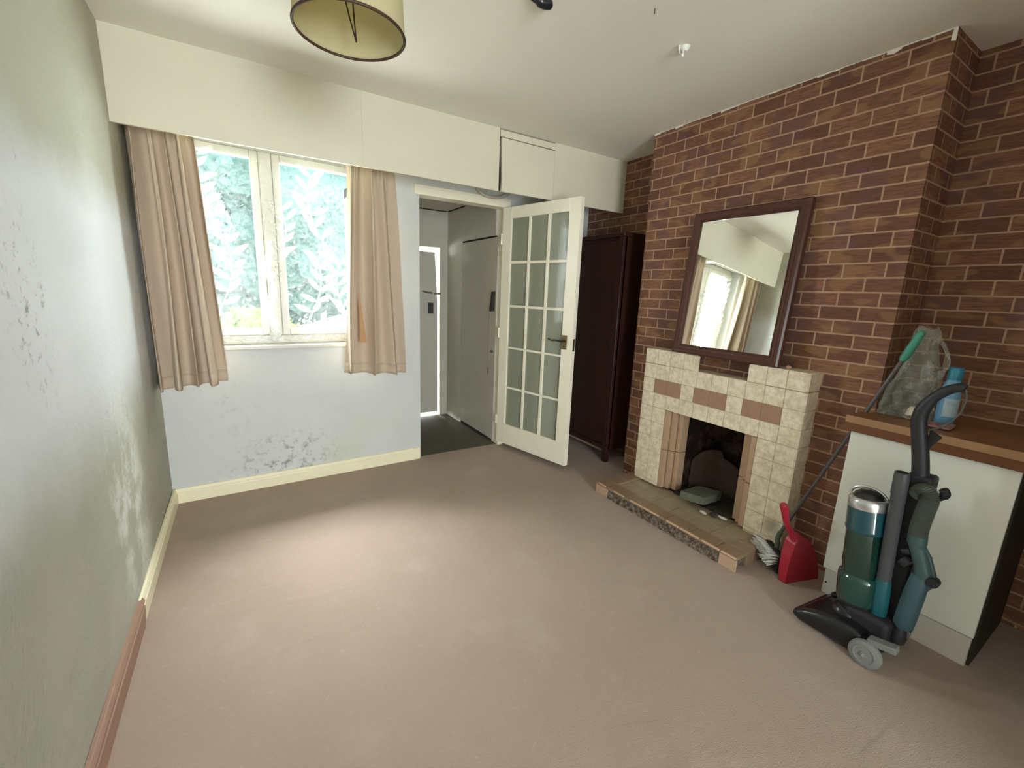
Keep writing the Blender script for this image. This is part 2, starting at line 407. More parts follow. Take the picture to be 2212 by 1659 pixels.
# right wall (brick wallpaper in the alcoves) and chimney breast
o = boxes('wall_right', 'brick_wallpaper', None, [((XA, YB-.1, 0), (XA+.1, .0, H))]); struct(o, 'brick pattern wallpaper wall set back beside the chimney breast', 'wall')
W3 = (.10, 1.25, .12, 2.02)       # opening for the unseen window added to brighten the room
o = boxes('wall_behind', 'cream_paint', None, [((-.1, YB-.1, 0), (W3[0], YB, H)), ((W3[1], YB-.1, 0), (XA+.1, YB, H)), ((W3[0], YB-.1, 0), (W3[1], YB, W3[2])), ((W3[0], YB-.1, W3[3]), (W3[1], YB, H))]); struct(o, 'plain painted wall at the near end of the room', 'wall')
bm = bmesh.new()
FY0, FY1, FZ = -1.885, -1.49, .625
for lo, hi in [((XC, YC2, 0), (XA, FY0, H)), ((XC, FY1, 0), (XA, YC1, H)), ((XC, FY0, FZ), (XA, FY1, H)), ((XC+.27, FY0, 0), (XA, FY1, FZ))]: box(bm, lo, hi)
bmesh.ops.remove_doubles(bm, verts=bm.verts, dist=1e-5)
o = obj('wall_chimney', bm, 'brick_wallpaper'); struct(o, 'chimney breast papered in a brown brick pattern', 'wall')
# ragged paper/plaster edge along the chimney top
bm = bmesh.new(); y = YC1
random.seed(3)
while y > YC2+.01:
    L = random.uniform(.03, .09); y2 = max(y-L, YC2); t = random.choice([.003, .005, .008, .004, .014])
    extrude(bm, [(XC-.004, y, H-.001), (XC-.004, y, H-t), (XC-.004, (y+y2)/2, H-t*random.uniform(.5, 1.5)), (XC-.004, y2, H-t*.7), (XC-.004, y2, H-.001)], (.004, 0, 0)); y = y2
extrude(bm, [(XC-.004, YC2+.012, H-.004), (XC-.004, YC2+.014, H-.045), (XC-.004, YC2-.001, H-.05), (XC-.004, YC2-.001, H-.004)], (.004, 0, 0))
o = obj('trim_2', bm, 'ceiling_paint'); struct(o, 'ragged cream paint edge where ceiling meets the chimney breast', 'trim')

o = boxes('wall_shading_nib', 'brick_wallpaper', None, [((1.84, -4.02, 0), (XA+.05, -3.88, H)), ((-.05, -4.02, 2.3), (1.84, -3.88, H))]); struct(o, 'unseen nib wall added to shade the near alcove', 'wall')  # added out of view to block back light from chimney return and alcove
# skirtings with a moulded top
def skirt_prof(h, t=.018): return [(0, 0), (t, 0), (t, h-.028), (t-.004, h-.024), (t-.002, h-.016), (t-.006, h-.006), (t-.010, h), (0, h)]
bm = bmesh.new(); xa, xb = 0.0, 1.562
pr_ = [(d, z) for d, z in skirt_prof(.092, .020)]
extrude(bm, [(xa, -d, z) for d, z in pr_], (xb-xa, 0, 0)); shear(bm)
o = obj('baseboard_window', bm, 'skirting_gloss', bevel=.0015); struct(o, 'pale yellow gloss skirting board under the window', 'skirting')
YS = -1.16
bm = bmesh.new(); extrude(bm, [(d, -.06, z) for d, z in pr_], (0, YS+.06, 0))
o = obj('baseboard_left', bm, 'skirting_gloss', bevel=.0015); struct(o, 'pale yellow gloss skirting on the left wall, far part', 'skirting')
bm = bmesh.new(); extrude(bm, [(d*1.15, YS, z*.98) for d, z in pr_], (0, YB-YS, 0))
for v in bm.verts:
    if v.co.y > YS-.001: v.co.y -= .035*(v.co.z < .05) - .02*(v.co.z > .07)
o = obj('baseboard_left_near', bm, 'brown_skirting', bevel=.0015); struct(o, 'bare brown skirting on the left wall, near part', 'skirting')

# pelmet board with its access panel
PZ = 2.0035
bm = bmesh.new(); T = .018
ax0, ax1, az1 = 1.992, 2.440, 2.346
for lo, hi in [((0, PD, PZ), (1.09, PD+T, H)), ((1.0905, PD, PZ), (ax0-.009, PD+T, H)), ((ax1+.003, PD, PZ), (XA, PD+T, H))]: box(bm, lo, hi)
box(bm, (ax0-.003, PD+.001, az1), (ax1+.003, PD+T, H-.007))
box(bm, (ax0-.05, PD+.03, PZ+.02), (ax1+.05, PD+.045, H))
o = obj('trim_1', bm, 'cream_paint'); struct(o, 'deep cream painted pelmet board across the window wall', 'pelmet')
bm = bmesh.new(); extrude(bm, [(ax0+.004, PD-.002, az1-.006), (ax0+.004, PD-.002, az1-.03), (ax0+.010, PD-.002, 2.2), (ax0+.016, PD-.002, 2.08), (ax0+.012, PD-.002, PZ), (ax1, PD-.002, PZ+.003), (ax1, PD-.002, az1-.008)], (0, T, 0))
o = obj('access_panel', bm, 'cream_paint'); tag(o, 'square cream access panel cut into the pelmet above the doorway', 'panel')
# dark cracks behind the panel edges are the real gaps; dark sheet behind paints the shade inside them
boxes('gap_shade_sheet', 'dark_gap', o, [((ax0-.002, PD+.019, PZ+.01), (ax1+.004, PD+.028, H-.002))])

# ------------------------------------------------------------------ window
win = thing('window_1', 'white casement window behind net curtain, full of bright daylight', 'window', (.67, .12, WZ0), 'structure')
bm = bmesh.new(); y0, y1 = .10, .16
fx0, fx1, fz0, fz1 = WX0, WX1, WZ0, WZ1
box(bm, (fx0, y0, fz0), (fx0+.055, y1, fz1)); box(bm, (fx1-.055, y0, fz0), (fx1, y1, fz1))
box(bm, (fx0+.055, y0, fz0), (fx1-.055, y1, fz0+.055)); box(bm, (fx0+.055, y0, fz1-.055), (fx1-.055, y1, fz1))
box(bm, (.585, y0-.01, fz0+.055), (.655, y1, fz1-.055)); shear(bm)
obj('window_frame', bm, 'white_gloss', win, bevel=.004)
for a, b, pz in ((fx0+.055, .585, .055), (.655, fx1-.055, .0)):
    bm = bmesh.new(); s = .045
    za, zb = fz0+.055, fz1-.055
    box(bm, (a+.002, y0-.014, za+.002), (a+s, y1-.02, zb-.002)); box(bm, (b-s, y0-.014, za+.002), (b-.002, y1-.02, zb-.002))
    box(bm, (a+s, y0-.014, za+.002), (b-s, y1-.02, za+s)); box(bm, (a+s, y0-.014, zb-s), (b-s, y1-.02, zb-.002)); shear(bm)
    f = obj('casement', bm, 'white_gloss', win, bevel=.004)
    bm = bmesh.new(); box(bm, (a+s-.004, .125, za+s-.004), (b-s+.004, .129, zb-s+.004)); shear(bm); obj('pane', bm, 'window_glass', f)
bm = bmesh.new(); box(bm, (WX0-.0, -.026, WZ0-.022), (WX1+.03, .10, WZ0)); shear(bm); obj('window_sill', bm, 'white_gloss', win, bevel=.004)
bm = bmesh.new(); box(bm, (WX0-.05, -.012, WZ1-.03), (WX1+.05, .0, WZ1+.03)); shear(bm); obj('window_head_board', bm, 'white_gloss', win, bevel=.002)

w2 = thing('added_window', 'unseen white window added behind the photographer to brighten the room', 'window', (1.05, YB-.05, .95), 'structure')  # made-up window, added for its fill light
a, b, c_, d_ = W3
bm = bmesh.new(); box(bm, (a, YB-.09, c_), (a+.04, YB, d_)); box(bm, (b-.04, YB-.09, c_), (b, YB, d_)); box(bm, (a+.04, YB-.09, c_), (b-.04, YB, c_+.04)); box(bm, (a+.04, YB-.09, d_-.04), (b-.04, YB, d_))
obj('window_frame', bm, 'white_gloss', w2, bevel=.004)
boxes('pane', 'window_glass', w2, [((a+.038, YB-.052, c_+.038), (b-.038, YB-.048, d_-.038))])

# net curtain with leaf motifs
LX0, LX1, LZ0, LZ1 = .10, 1.20, WZ0+.002, 2.13
def lace_y(x, z): return .052+.010*math.sin(x*21+.8*math.sin(z*3))+.005*math.sin(x*47+1)+SK(x)
net = thing('net_curtain', 'white lace net curtain with leaf pattern hanging in the window', 'net curtain', (.65, .05, LZ0))
def lf(u, v):
    x = LX0+u*(LX1-LX0); z0 = LZ0+.012*abs(math.sin(x*14)); z = z0+v*(LZ1-z0); return V((x, lace_y(x, z), z))
bm = bmesh.new(); grid(bm, lf, 160, 40); obj('lace_mesh', bm, 'net_lace', net, smooth=True)
bm = bmesh.new()
def lpt(x, z): x = min(max(x, LX0), LX1); z = min(max(z, LZ0), LZ1); return V((x, lace_y(x, z)-.003, z))
def leaf(bm, x, z, a, L, W):
    n = 7; Lp = []; Rp = []
    for i in range(n+1):
        t = i/n; wd = W*math.sin(math.pi*t)**.8; px = x+L*t*math.cos(a); pz = z+L*t*math.sin(a)
        Lp.append((px-wd*math.sin(a), pz+wd*math.cos(a))); Rp.append((px+wd*math.sin(a), pz-wd*math.cos(a)))
    A = [bm.verts.new(lpt(*p)) for p in Lp]; Bv = [bm.verts.new(lpt(*p)) for p in Rp]
    for i in range(n): bm.faces.new((A[i], A[i+1], Bv[i+1], Bv[i]))
def ribbon(bm, pts, wd):
    pr = None
    for i, (x, z) in enumerate(pts):
        j = min(i+1, len(pts)-1); k = max(i-1, 0); dx = pts[j][0]-pts[k][0]; dz = pts[j][1]-pts[k][1]; m = math.hypot(dx, dz) or 1
        a = bm.verts.new(lpt(x-dz/m*wd, z+dx/m*wd)); b = bm.verts.new(lpt(x+dz/m*wd, z-dx/m*wd))
        if pr: bm.faces.new((pr[0], a, b, pr[1]))
        pr = (a, b)
random.seed(11)
def spray(x0, z0, fl=1, s=1):
    pts = [(x0+fl*s*(.10*math.sin(t*2.2)), z0+s*.42*t) for t in [i/12 for i in range(13)]]
    ribbon(bm, pts, .004)
    for i in (2, 4, 6, 8, 10, 12):
        for sg in (-1, 1):
            leaf(bm, pts[i][0], pts[i][1], math.radians(90-sg*fl*random.uniform(35, 65)), s*random.uniform(.09, .13), s*.017)
    cx, cz = pts[0]
    for r_ in range(3):
        for q in range(5+r_*2):
            leaf(bm, cx+s*(.015+.018*r_)*math.cos(q*2.4+r_), cz-.02+s*.03*r_-.03+s*.03*math.sin(q*1.7), math.radians(20+q*27), s*.028, s*.006)
spray(.30, 1.12, 1, 1.05); spray(.36, 1.62, -1, .95); spray(.80, 1.08, 1, 1); spray(.95, 1.55, -1, 1.05); spray(.62, 1.40, 1, .9); spray(1.10, 1.05, -1, 1); spray(.18, 1.45, 1, 1)
for i in range(24):
    cx = LX0+.02+(i+.5)*(LX1-LX0-.04)/24; leaf(bm, cx-.02, LZ0+.03, .5 if i % 2 else -.3, .045, .008)
for i in range(60):   # small eyelets in drifts
    leaf(bm, random.choice([.24, .72, .9, .5])+random.uniform(-.06, .06), random.choice([1.2, 1.55, 1.3])+random.uniform(-.1, .1), random.uniform(0, 3), .022, .005)
obj('lace_motifs', bm, 'lace_leaf', net)
# gathered twist of net in front of the mullion
bm = bmesh.new(); pts = []; rs = []
for i in range(36):
    t = i/35; pts.append((.600+.012*math.sin(t*15), .034+SK(.6)+.006*math.cos(t*15), WZ0+.02+t*.62)); rs.append(.014+.014*abs(math.sin(t*9+.6))*(1-t*.5))
tube(bm, pts, rs, 10); obj('gathered_twist', bm, 'lace_leaf', net, smooth=True)

# ------------------------------------------------------------------ curtains
def curtain(name, label, top, bot, zt, hem, nf, ph, amp, mats, yc, lean=1, wall=False):
    t = thing(name, label, 'curtain', ((bot[0]+bot[1])/2, yc, hem[0]), group=None)
    nu, nv = 220, 46
    def fn(u, v):
        s = u+.010*math.sin(u*9+v*3)
        wsp = noise.noise(V((u*3.1, v*1.7, nf)))
        xt = top[0]+(top[1]-top[0])*s; xb = bot[0]+(bot[1]-bot[0])*s
        x = xt*v+xb*(1-v)
        A = amp*(.55+.45*(1-v)**.6)*(1+.35*math.sin(u*11+nf))
        ang = 2*math.pi*nf*(s+.035*math.sin(v*2.6+u*6)+.02*wsp)+ph
        y = yc+A*math.sin(ang)+.25*A*math.sin(2.3*ang+v*2)+.012*wsp
        x -= A*.50*math.cos(ang)*lean*(min(1, u/.14) if wall else 1)
        z = hem[0]+(hem[1]-hem[0])*u; z = z+v*(zt-z)
        if v > .9: y += .010*math.sin(u*95+1)*(v-.9)/.1
        if wall and u < .07: y += (1-u/.07)*.20; x = x*(u/.07)+.006*(1-u/.07)
        return V((x, y, z))
    bm = bmesh.new(); grid(bm, fn, nu, nv)
    obj('curtain_cloth', bm, mats, t, smooth=True, solid=.004)
    # stitched hem band, heading tape
    bm = bmesh.new(); grid(bm, lambda u, v: fn(u, v*.05)+V((0, -.0045, 0)), nu, 3); obj('hem', bm, mats, t, smooth=True, solid=.002)
    bm = bmesh.new(); grid(bm, lambda u, v: fn(u, .95+v*.05)+V((0, .006, 0)), nu, 2); obj('heading_tape', bm, 'cream_paper', t, smooth=True)
    return t, fn
tl, fl_ = curtain('curtain', 'long beige curtain at the left of the window against the left wall', (.002, .275), (.002, .312), 2.10, (.735, .765), 4.3, .6, .050, 'curtain_cloth', -.25, 1.0, True)
tr_, fr_ = curtain('curtain', 'beige curtain between the window and the doorway, one fold glowing orange', (1.035, 1.335), (.972, 1.392), 2.10, (.765, .735), 3.0, 2.2, .052, 'curtain_cloth', -.20, 1.0)
# orange strip laid on a fold: window light through cloth put into its colour
bm = bmesh.new(); extrude(bm, [(1.074, -.262, .975), (1.118, -.262, .975), (1.092, -.262, 1.20), (1.078, -.262, 1.30)], (0, .002, 0))
obj('backlit_strip', bm, 'curtain_backlit', tr_)
# curtain rail behind the pelmet
bm = bmesh.new(); box(bm, (.01, -.225, 2.105), (1.50, -.205, 2.122))
for x in (.05, .75, 1.45): box(bm, (x-.01, -.215, 2.11), (x+.01, .02+SK(x), 2.135))
tag(obj('curtain_rail', bm, 'white_plastic'), 'white curtain rail hidden up behind the pelmet', 'curtain rail')

# ------------------------------------------------------------------ doorway frame
fr = thing('door_frame', 'cream painted frame around the doorway into the lobby', 'door frame', (1.9, 0, 0), 'structure')
fr.name = 'trim_3'
boxes('head', 'door_gloss', fr, [((1.535, -.02, DZ-.005), (2.33, .10, DZ+.048)), ((1.535, -.026, DZ+.044), (2.33, -.0, DZ+.060))], bevel=.003)
boxes('jamb', 'window_wall_plaster', fr, [((1.557, -.004, 0), (1.575, .10, DZ-.005))], bevel=.002)
boxes('jamb', 'door_gloss', fr, [((DX1-.003, -.012, 0), (2.325, .10, DZ-.005))], bevel=.002)
# loose cable and lagging over the door head
bm = bmesh.new(); tube(bm, smooth_path([(2.02, -.03, 2.10), (2.06, -.05, 2.055), (2.12, -.055, 2.045), (2.20, -.05, 2.05), (2.26, -.05, 2.075), (2.30, -.03, 2.10)]), .012, 10)
tube(bm, smooth_path([(2.10, -.06, 2.13), (2.095, -.065, 2.09), (2.07, -.06, 2.065), (2.03, -.05, 2.07)]), .004, 8)
tag(obj('cable', bm, 'lobby_paint', smooth=True), 'painted over cable sagging above the door head under the pelmet', 'cable')

# ------------------------------------------------------------------ open glazed door
Hh = V((2.2603, -.02, 0)); dd = (V((2.4397, -.7587, 0))-Hh).normalized(); nn = V((-dd.y, dd.x, 0)); 
DM = Matrix(((dd.x, nn.x, 0, Hh.x), (dd.y, nn.y, 0, Hh.y), (0, 0, 1, 0), (0, 0, 0, 1)))   # local: s along door, t away from camera, z up
door = thing('door_1', 'open cream fifteen pane glazed door standing into the room', 'door', (Hh.x, Hh.y, 0.0), 'structure')
cols = [(.095, .280), (.300, .470), (.492, .663)]
rows = [(.224, .540), (.556, .877), (.893, 1.214), (1.234, 1.556), (1.575, 1.898)]
DZ0, DZ1, DW, TH = .048, 1.985, .760, .040
def dbox(bm, a, b): box(bm, a, b, DM)
bm = bmesh.new()
dbox(bm, (0, 0, DZ0), (cols[0][0], TH, DZ1)); dbox(bm, (cols[2][1], 0, DZ0), (DW, TH, DZ1))
dbox(bm, (cols[0][0], 0, DZ0), (cols[2][1], TH, rows[0][0])); dbox(bm, (cols[0][0], 0, rows[4][1]), (cols[2][1], TH, DZ1))
obj('door_stiles', bm, 'door_gloss', door, bevel=.002)
bm = bmesh.new()
for a, b in ((cols[0][1], cols[1][0]), (cols[1][1], cols[2][0])): dbox(bm, (a, .004, rows[0][0]), (b, TH-.004, rows[4][1]))
for (a, b), (c, d) in zip(rows, rows[1:]):
    for c0, c1 in cols: dbox(bm, (c0, .004, b), (c1, TH-.004, c))
obj('glazing_bars', bm, 'door_gloss', door, bevel=.0015)
for c0, c1 in cols:
    for r0, r1 in rows:
        bm = bmesh.new(); dbox(bm, (c0-.002, .017, r0-.002), (c1+.002, .021, r1+.002)); obj('glass_pane', bm, 'door_glass', door)
def lever(par, off, side):
    bm = bmesh.new(); s0 = .690; t0 = 0 if side < 0 else TH
    dbox(bm, (s0-.024, min(t0, t0+side*.004), .938), (s0+.024, max(t0, t0+side*.004), 1.042)); h = obj('handle_plate', bm, 'brass_aged', par, bevel=.0015)
    bm = bmesh.new(); P = lambda s, t, z: DM @ V((s, t, z))
    tube(bm, [P(s0, t0+side*.002, 1.0), P(s0, t0+side*.045, 1.0)], .008, 12)
    tube(bm, smooth_path([P(s0+.004, t0+side*.045, 1.0), P(s0-.05, t0+side*.05, 1.004), P(s0-.085, t0+side*.047, 1.0), P(s0-.115, t0+side*.05, 1.010)]), .006, 10)
    tube(bm, [P(s0, t0+side*.002, .962), P(s0, t0+side*.008, .962)], .006, 10)
    obj('lever', bm, 'iron_dark', h, smooth=True)
lever(door, 0, -1); lever(door, 0, 1)
bm = bmesh.new(); dbox(bm, (DW-.0005, .011, .93), (DW+.0015, .031, 1.02)); obj('latch_plate', bm, 'brass_aged', door)
for z in (.25, 1.0, 1.75):
    bm = bmesh.new(); p = DM @ V((-.004, -.004, z)); tube(bm, [p-V((0, 0, .04)), p+V((0, 0, .04))], .006, 10); obj('hinge', bm, 'door_gloss', door)

# ------------------------------------------------------------------ lobby
LC = 2.10
bm = bmesh.new()
box(bm, (1.30, .18, 0), (1.42, 1.22, LC+.08)); o = obj('wall_lobby_left', bm, 'render_white'); struct(o, 'white rendered outer side wall of the lobby seen through the window', 'wall')
# right wall with cupboard door opening
cy0, cy1 = .10, .745
bm = bmesh.new(); box(bm, (2.27, .745, 0), (2.40, 1.22, LC)); box(bm, (2.27, .10, 1.79), (2.40, .745, LC)); box(bm, (2.30, .745, 0), (2.42, .10, 1.79))
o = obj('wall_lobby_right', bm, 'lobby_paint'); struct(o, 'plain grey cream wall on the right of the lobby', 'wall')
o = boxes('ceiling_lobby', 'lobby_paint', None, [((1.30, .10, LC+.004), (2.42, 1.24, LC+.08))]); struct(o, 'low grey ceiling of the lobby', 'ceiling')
boxes('ceiling_crack', 'dark_gap', o, [((1.62, 1.092, LC-.004), (2.25, 1.100, LC+.0045)), ((2.262, .70, LC-.004), (2.27, 1.09, LC+.0045))])
EX0, EX1, EZ = 1.46, 2.186, 1.750
bm = bmesh.new(); box(bm, (1.42, 1.10, 0), (EX0, 1.22, LC)); box(bm, (EX0, 1.10, EZ), (EX1, 1.22, LC)); box(bm, (EX1, 1.10, 0), (2.27, 1.22, LC))
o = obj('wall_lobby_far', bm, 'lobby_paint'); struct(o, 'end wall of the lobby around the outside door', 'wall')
cd_ = thing('door_2', 'flush grey cream cupboard door in the right wall of the lobby', 'door', (2.27, .42, 0), 'structure')
boxes('door_leaf', 'lobby_paint', cd_, [((2.268, cy0-.04, .03), (2.298, cy1-.004, 1.775))], bevel=.002)
boxes('gap', 'dark_gap', cd_, [((2.272, cy0, 1.774), (2.30, cy1, 1.79)), ((2.275, .22, .0), (2.30, cy1, .03))])
bm = bmesh.new(); tube(bm, [(2.268, .10, .825), (2.252, .10, .825)], [.010, .013], 12); obj('knob', bm, 'brass_aged', cd_, smooth=True)
od = thing('door_3', 'plain outside door at the end of the lobby with daylight round its edges', 'door', (1.8, 1.13, 0), 'structure')
bm = bmesh.new(); extrude(bm, [(EX0+.004, 1.115, .034), (2.168, 1.115, .034), (2.166, 1.115, 1.2), (2.140, 1.115, 1.702), (EX0+.004, 1.115, 1.71)], (0, .04, 0)); obj('door_leaf', bm, 'lobby_paint', od, bevel=.002)
bm = bmesh.new(); tube(bm, [(2.09, 1.112, 1.30), (2.09, 1.07, 1.30)], .008, 10); tube(bm, [(2.09, 1.07, 1.30), (2.03, 1.065, 1.305), (1.99, 1.068, 1.315)], .007, 10); obj('lever', bm, 'chain_metal', od, smooth=True)
boxes('lock_case', 'iron_dark', od, [((2.06, 1.095, 1.09), (2.115, 1.115, 1.20))], bevel=.003)
boxes('bolt', 'chain_metal', od, [((2.13, 1.10, 1.285), (2.20, 1.115, 1.305))], bevel=.002)
# hanging latch chain on the cupboard door
ch = thing('latch_chain', 'dark slanted metal latch with a long chain hanging in the lobby', 'latch', (2.26, .13, .6))
bm = bmesh.new(); extrude(bm, [(2.266, .145, 1.165), (2.266, .105, 1.175), (2.266, .080, 1.33), (2.266, .115, 1.335)], (-.018, 0, 0)); obj('latch_bar', bm, 'iron_dark', ch, bevel=.002)
bm = bmesh.new(); box(bm, (2.262, .075, 1.17), (2.268, .10, 1.34)); obj('backplate', bm, 'chain_metal', ch)
bm = bmesh.new(); z = 1.165
i = 0
while z > .68:
    a = (i % 2)*math.pi/2; c = V((2.252, .150, z-.006))
    pts = [c+V((math.cos(a)*.0028*math.cos(q), math.sin(a)*.0028*math.cos(q), .0068*math.sin(q))) for q in [k_*math.pi/4 for k_ in range(8)]]
    tube(bm, pts, .0011, 5, closed=True); z -= .0108; i += 1
obj('chain', bm, 'chain_metal', ch, smooth=True)
bm = bmesh.new(); pts = [V((2.252, .150+.009*math.cos(q), .668+.009*math.sin(q))) for q in [k_*math.pi/6 for k_ in range(12)]]; tube(bm, pts, .0018, 6, closed=True)
tube(bm, [(2.252, .150, .66), (2.252, .150, .61)], [.004, .0025], 8); obj('pull_ring', bm, 'iron_dark', ch, smooth=True)

# ------------------------------------------------------------------ wardrobe in the far alcove
wd = thing('wardrobe', 'tall dark mahogany wardrobe in the alcove behind the open glazed door', 'wardrobe', (3.0, -.4, 0))
wx, wy0, wy1, wz = 2.868, -.758, -.035, 1.80
boxes('carcass', 'mahogany', wd, [((wx+.02, wy0, .10), (3.155, wy1, wz-.03))], bevel=.003)
boxes('cornice', 'mahogany', wd, [((wx-.006, wy0-.008, wz-.03), (3.158, wy1+.008, wz))], bevel=.006)
boxes('corner_post', 'mahogany', wd, [((wx, wy0, 0), (wx+.04, wy0+.05, wz-.03))], bevel=.004)
boxes('corner_post', 'mahogany', wd, [((wx, wy1-.05, 0), (wx+.04, wy1, wz-.03))], bevel=.004)
boxes('corner_post', 'mahogany', wd, [((3.11, wy0, 0), (3.155, wy0+.04, .10))], bevel=.003)
boxes('door_panel', 'mahogany', wd, [((wx+.006, wy0+.055, .145), (wx+.024, wy1-.055, wz-.06))], bevel=.004)
boxes('bottom_rail', 'mahogany', wd, [((wx+.004, wy0+.05, .10), (wx+.028, wy1-.05, .135))], bevel=.003)
boxes('low_batten', 'raw_wood', wd, [((wx+.06, wy0+.05, .055), (wx+.075, wy1-.05, .085))])

# ------------------------------------------------------------------ fireplace
fp = thing('fireplace', 'stepped cream tiled fireplace with three brown accent tiles on the chimney breast', 'fireplace', (2.8, -1.68, .0))
SX = 2.745; Y0, Y1 = -1.180, -2.185     # left / right outer edges
OY0, OY1, OZ = -1.378, -1.985, .618     # opening incl. slips
bm = bmesh.new()
e = .003
for lo, hi in [((SX+e, OY0, .08), (XC, Y0-.001, 1.0-e)), ((SX+e, Y1+.001, .0), (XC, OY1, 1.0-e)), ((SX+e, OY1, OZ), (XC, OY0, .905-e))]:
    lo2 = tuple(min(a, b) for a, b in zip(lo, hi)); hi2 = tuple(max(a, b) for a, b in zip(lo, hi)); box(bm, lo2, hi2)
box(bm, (SX+e, Y1+.001, .90), (XC, -1.888, 1.0-e)); box(bm, (SX+e, -1.488, .90), (XC, Y0-.001, 1.0-e))
obj('surround_core', bm, 'grout', fp)
def accent(y, z): return False
bm = bmesh.new(); random.seed(5)
ys = [-1.180, -1.279, -1.378, -1.479, -1.580, -1.681, -1.782, -1.883, -1.984, -2.085, -2.185]
zs = [.0, .104, .206, .308, .410, .514, .617, .712, .808, .905, 1.0]
acc = [(-1.272, -1.474), (-1.572, -1.781), (-1.880, -2.083)]
for zi in range(10):
    za, zb = zs[zi], zs[zi+1]
    cells = []
    for yi in range(10):
        ya, yb = ys[yi], ys[yi+1]
        if zb <= OZ+.005 and ya <= OY0+.002 and yb >= OY1-.002: continue
        if zi == 9 and yb > -1.888-.002 and ya < -1.488+.002 and 3 <= yi <= 6: continue
        cells.append((ya, yb))
    if zi == 7:
        cells = [(-1.180, -1.270), (-1.476, -1.570), (-1.783, -1.878), (-2.085, -2.185)]
    for ya, yb in cells:
        g = .0011; zlo = za+g if zi else (.0 if ya < -2.0 else .082)
        box(bm, (SX+random.uniform(-.0008, .0008), yb+g, zlo), (SX+.012, ya-g, zb-g))
# outer sides and tops clad too
for zi in range(10):
    za, zb = zs[zi], zs[zi+1]
    box(bm, (SX+.002, Y1-.004, za+.0016), (XC-.001, Y1+.003, zb-.0016)); 
    if zi: box(bm, (SX+.002, Y0-.003, za+.0016), (XC-.001, Y0+.004, zb-.0016))
for a, b, z in ((-1.180, -1.279, 1), (-1.281, -1.378, 1), (-1.380, -1.488, 1), (-1.888, -1.983, 1), (-1.985, -2.085, 1), (-2.087, -2.185, 1)): box(bm, (SX+.002, b, z-.004), (XC, a, z+.002))
for a, b in ((-1.490, -1.580), (-1.582, -1.681), (-1.683, -1.782), (-1.784, -1.886)): box(bm, (SX+.002, b, .899), (XC, a, .907))
box(bm, (SX+.004, -1.493, .907), (XC, -1.486, .999)); box(bm, (SX+.004, -1.890, .907), (XC, -1.883, .999))
obj('cream_tiles', bm, 'cream_tile', fp, bevel=.0015, seg=1)
for a, b in acc:
    m = (a+b)/2
    bm = bmesh.new(); box(bm, (SX-.001, m+.001, .714), (SX+.01, a, .806)); box(bm, (SX-.001, b, .714), (SX+.01, m-.001, .806)); box(bm, (SX+.001, b, .714), (SX+.008, a, .806))
    obj('accent_tile', bm, 'pink_tile', fp, bevel=.001, seg=1)['label'] = 'brown pink accent tile'
# stepped pink slips each side of the opening
for s, (a, b) in ((1, (OY0, -1.490)), (-1, (OY1, -1.888))):
    bm = bmesh.new(); w3 = (b-a)/3
    for i in range(3):
        xx = SX+.004+.024*i
        for za, zb in ((.084, .345), (.349, .613)):
            ya, yb = a+w3*i, a+w3*(i+1)
            box(bm, (xx, min(ya, yb)+.0022, za), (XC-.002, max(ya, yb)-.0022, zb))
    obj('fluted_slip', bm, 'pale_pink_tile', fp, bevel=.0008, seg=1)['label'] = 'stepped pinkish tile slip at the fire opening'
# recess
bm = bmesh.new(); rx = XC+.25
poly = [(XC-.004, FY1-.001), (rx-.10, FY1-.02), (rx-.03, FY1-.10), (rx-.03, FY0+.10), (rx-.10, FY0+.02), (XC-.004, FY0+.001)]
for (xa_, ya_), (xb_, yb_) in zip(poly, poly[1:]): extrude(bm, [(xa_, ya_, .07), (xb_, yb_, .07), (xb_, yb_, .62), (xa_, ya_, .62)], V((yb_-ya_, -(xb_-xa_), 0)).normalized()*-.001)
obj('soot_lining', bm, 'soot_brick', fp)
bm = bmesh.new()
def fb(u, v):
    a = math.radians(5+120*u); r = .155+.010*noise.noise(V((u*4, v*4, 0)))
    return V((XC+.03+r*.9*math.sin(a), -1.685+r*1.12*math.cos(a), .085+v*(.20+.09*math.sin(u*math.pi*1.0)*(1 if u < .6 else .5))))
grid(bm, fb, 24, 8); obj('fireback', bm, 'fire_clay', fp, solid=.02, smooth=True)
bm = bmesh.new(); g = grid(bm, lambda u, v: V((SX+.03+u*.30, -1.89+v*.40, .074+.022*abs(noise.noise(V((u*8, v*9, 3))))+.02*u)), 24, 30)
obj('ash_bed', bm, 'ash', fp, smooth=True)
# hearth
hp = fp
bm = bmesh.new()
hx0, hy0, hy1 = 2.440, -1.125, -2.140
box(bm, (hx0+.008, hy1+.012, 0), (XC, hy0-.012, .060))
obj('hearth_slab', bm, 'rubble', hp, sub=0)
# rubble face: rough lump strip where the front tiles fell off
bm = bmesh.new()
def rf(u, v): 
    y = -1.235+u*(-2.050+1.235); z = .002+v*.062
    d = .010*noise.noise(V((u*30, v*5, 2)))+.006*noise.noise(V((u*90, v*14, 5)))
    return V((hx0+.004-d-(.012*(1-v)), y, z))
grid(bm, rf, 140, 8); obj('rubble_face', bm, 'rubble', hp)
# pinkish end tiles on the front
for a, b in ((-1.235, hy0), (hy1, -2.050)): boxes('front_tile', 'pale_pink_tile', hp, [((hx0-.006, a, .0), (hx0+.008, b, .066))], bevel=.002)['label'] = 'pinkish end tile'
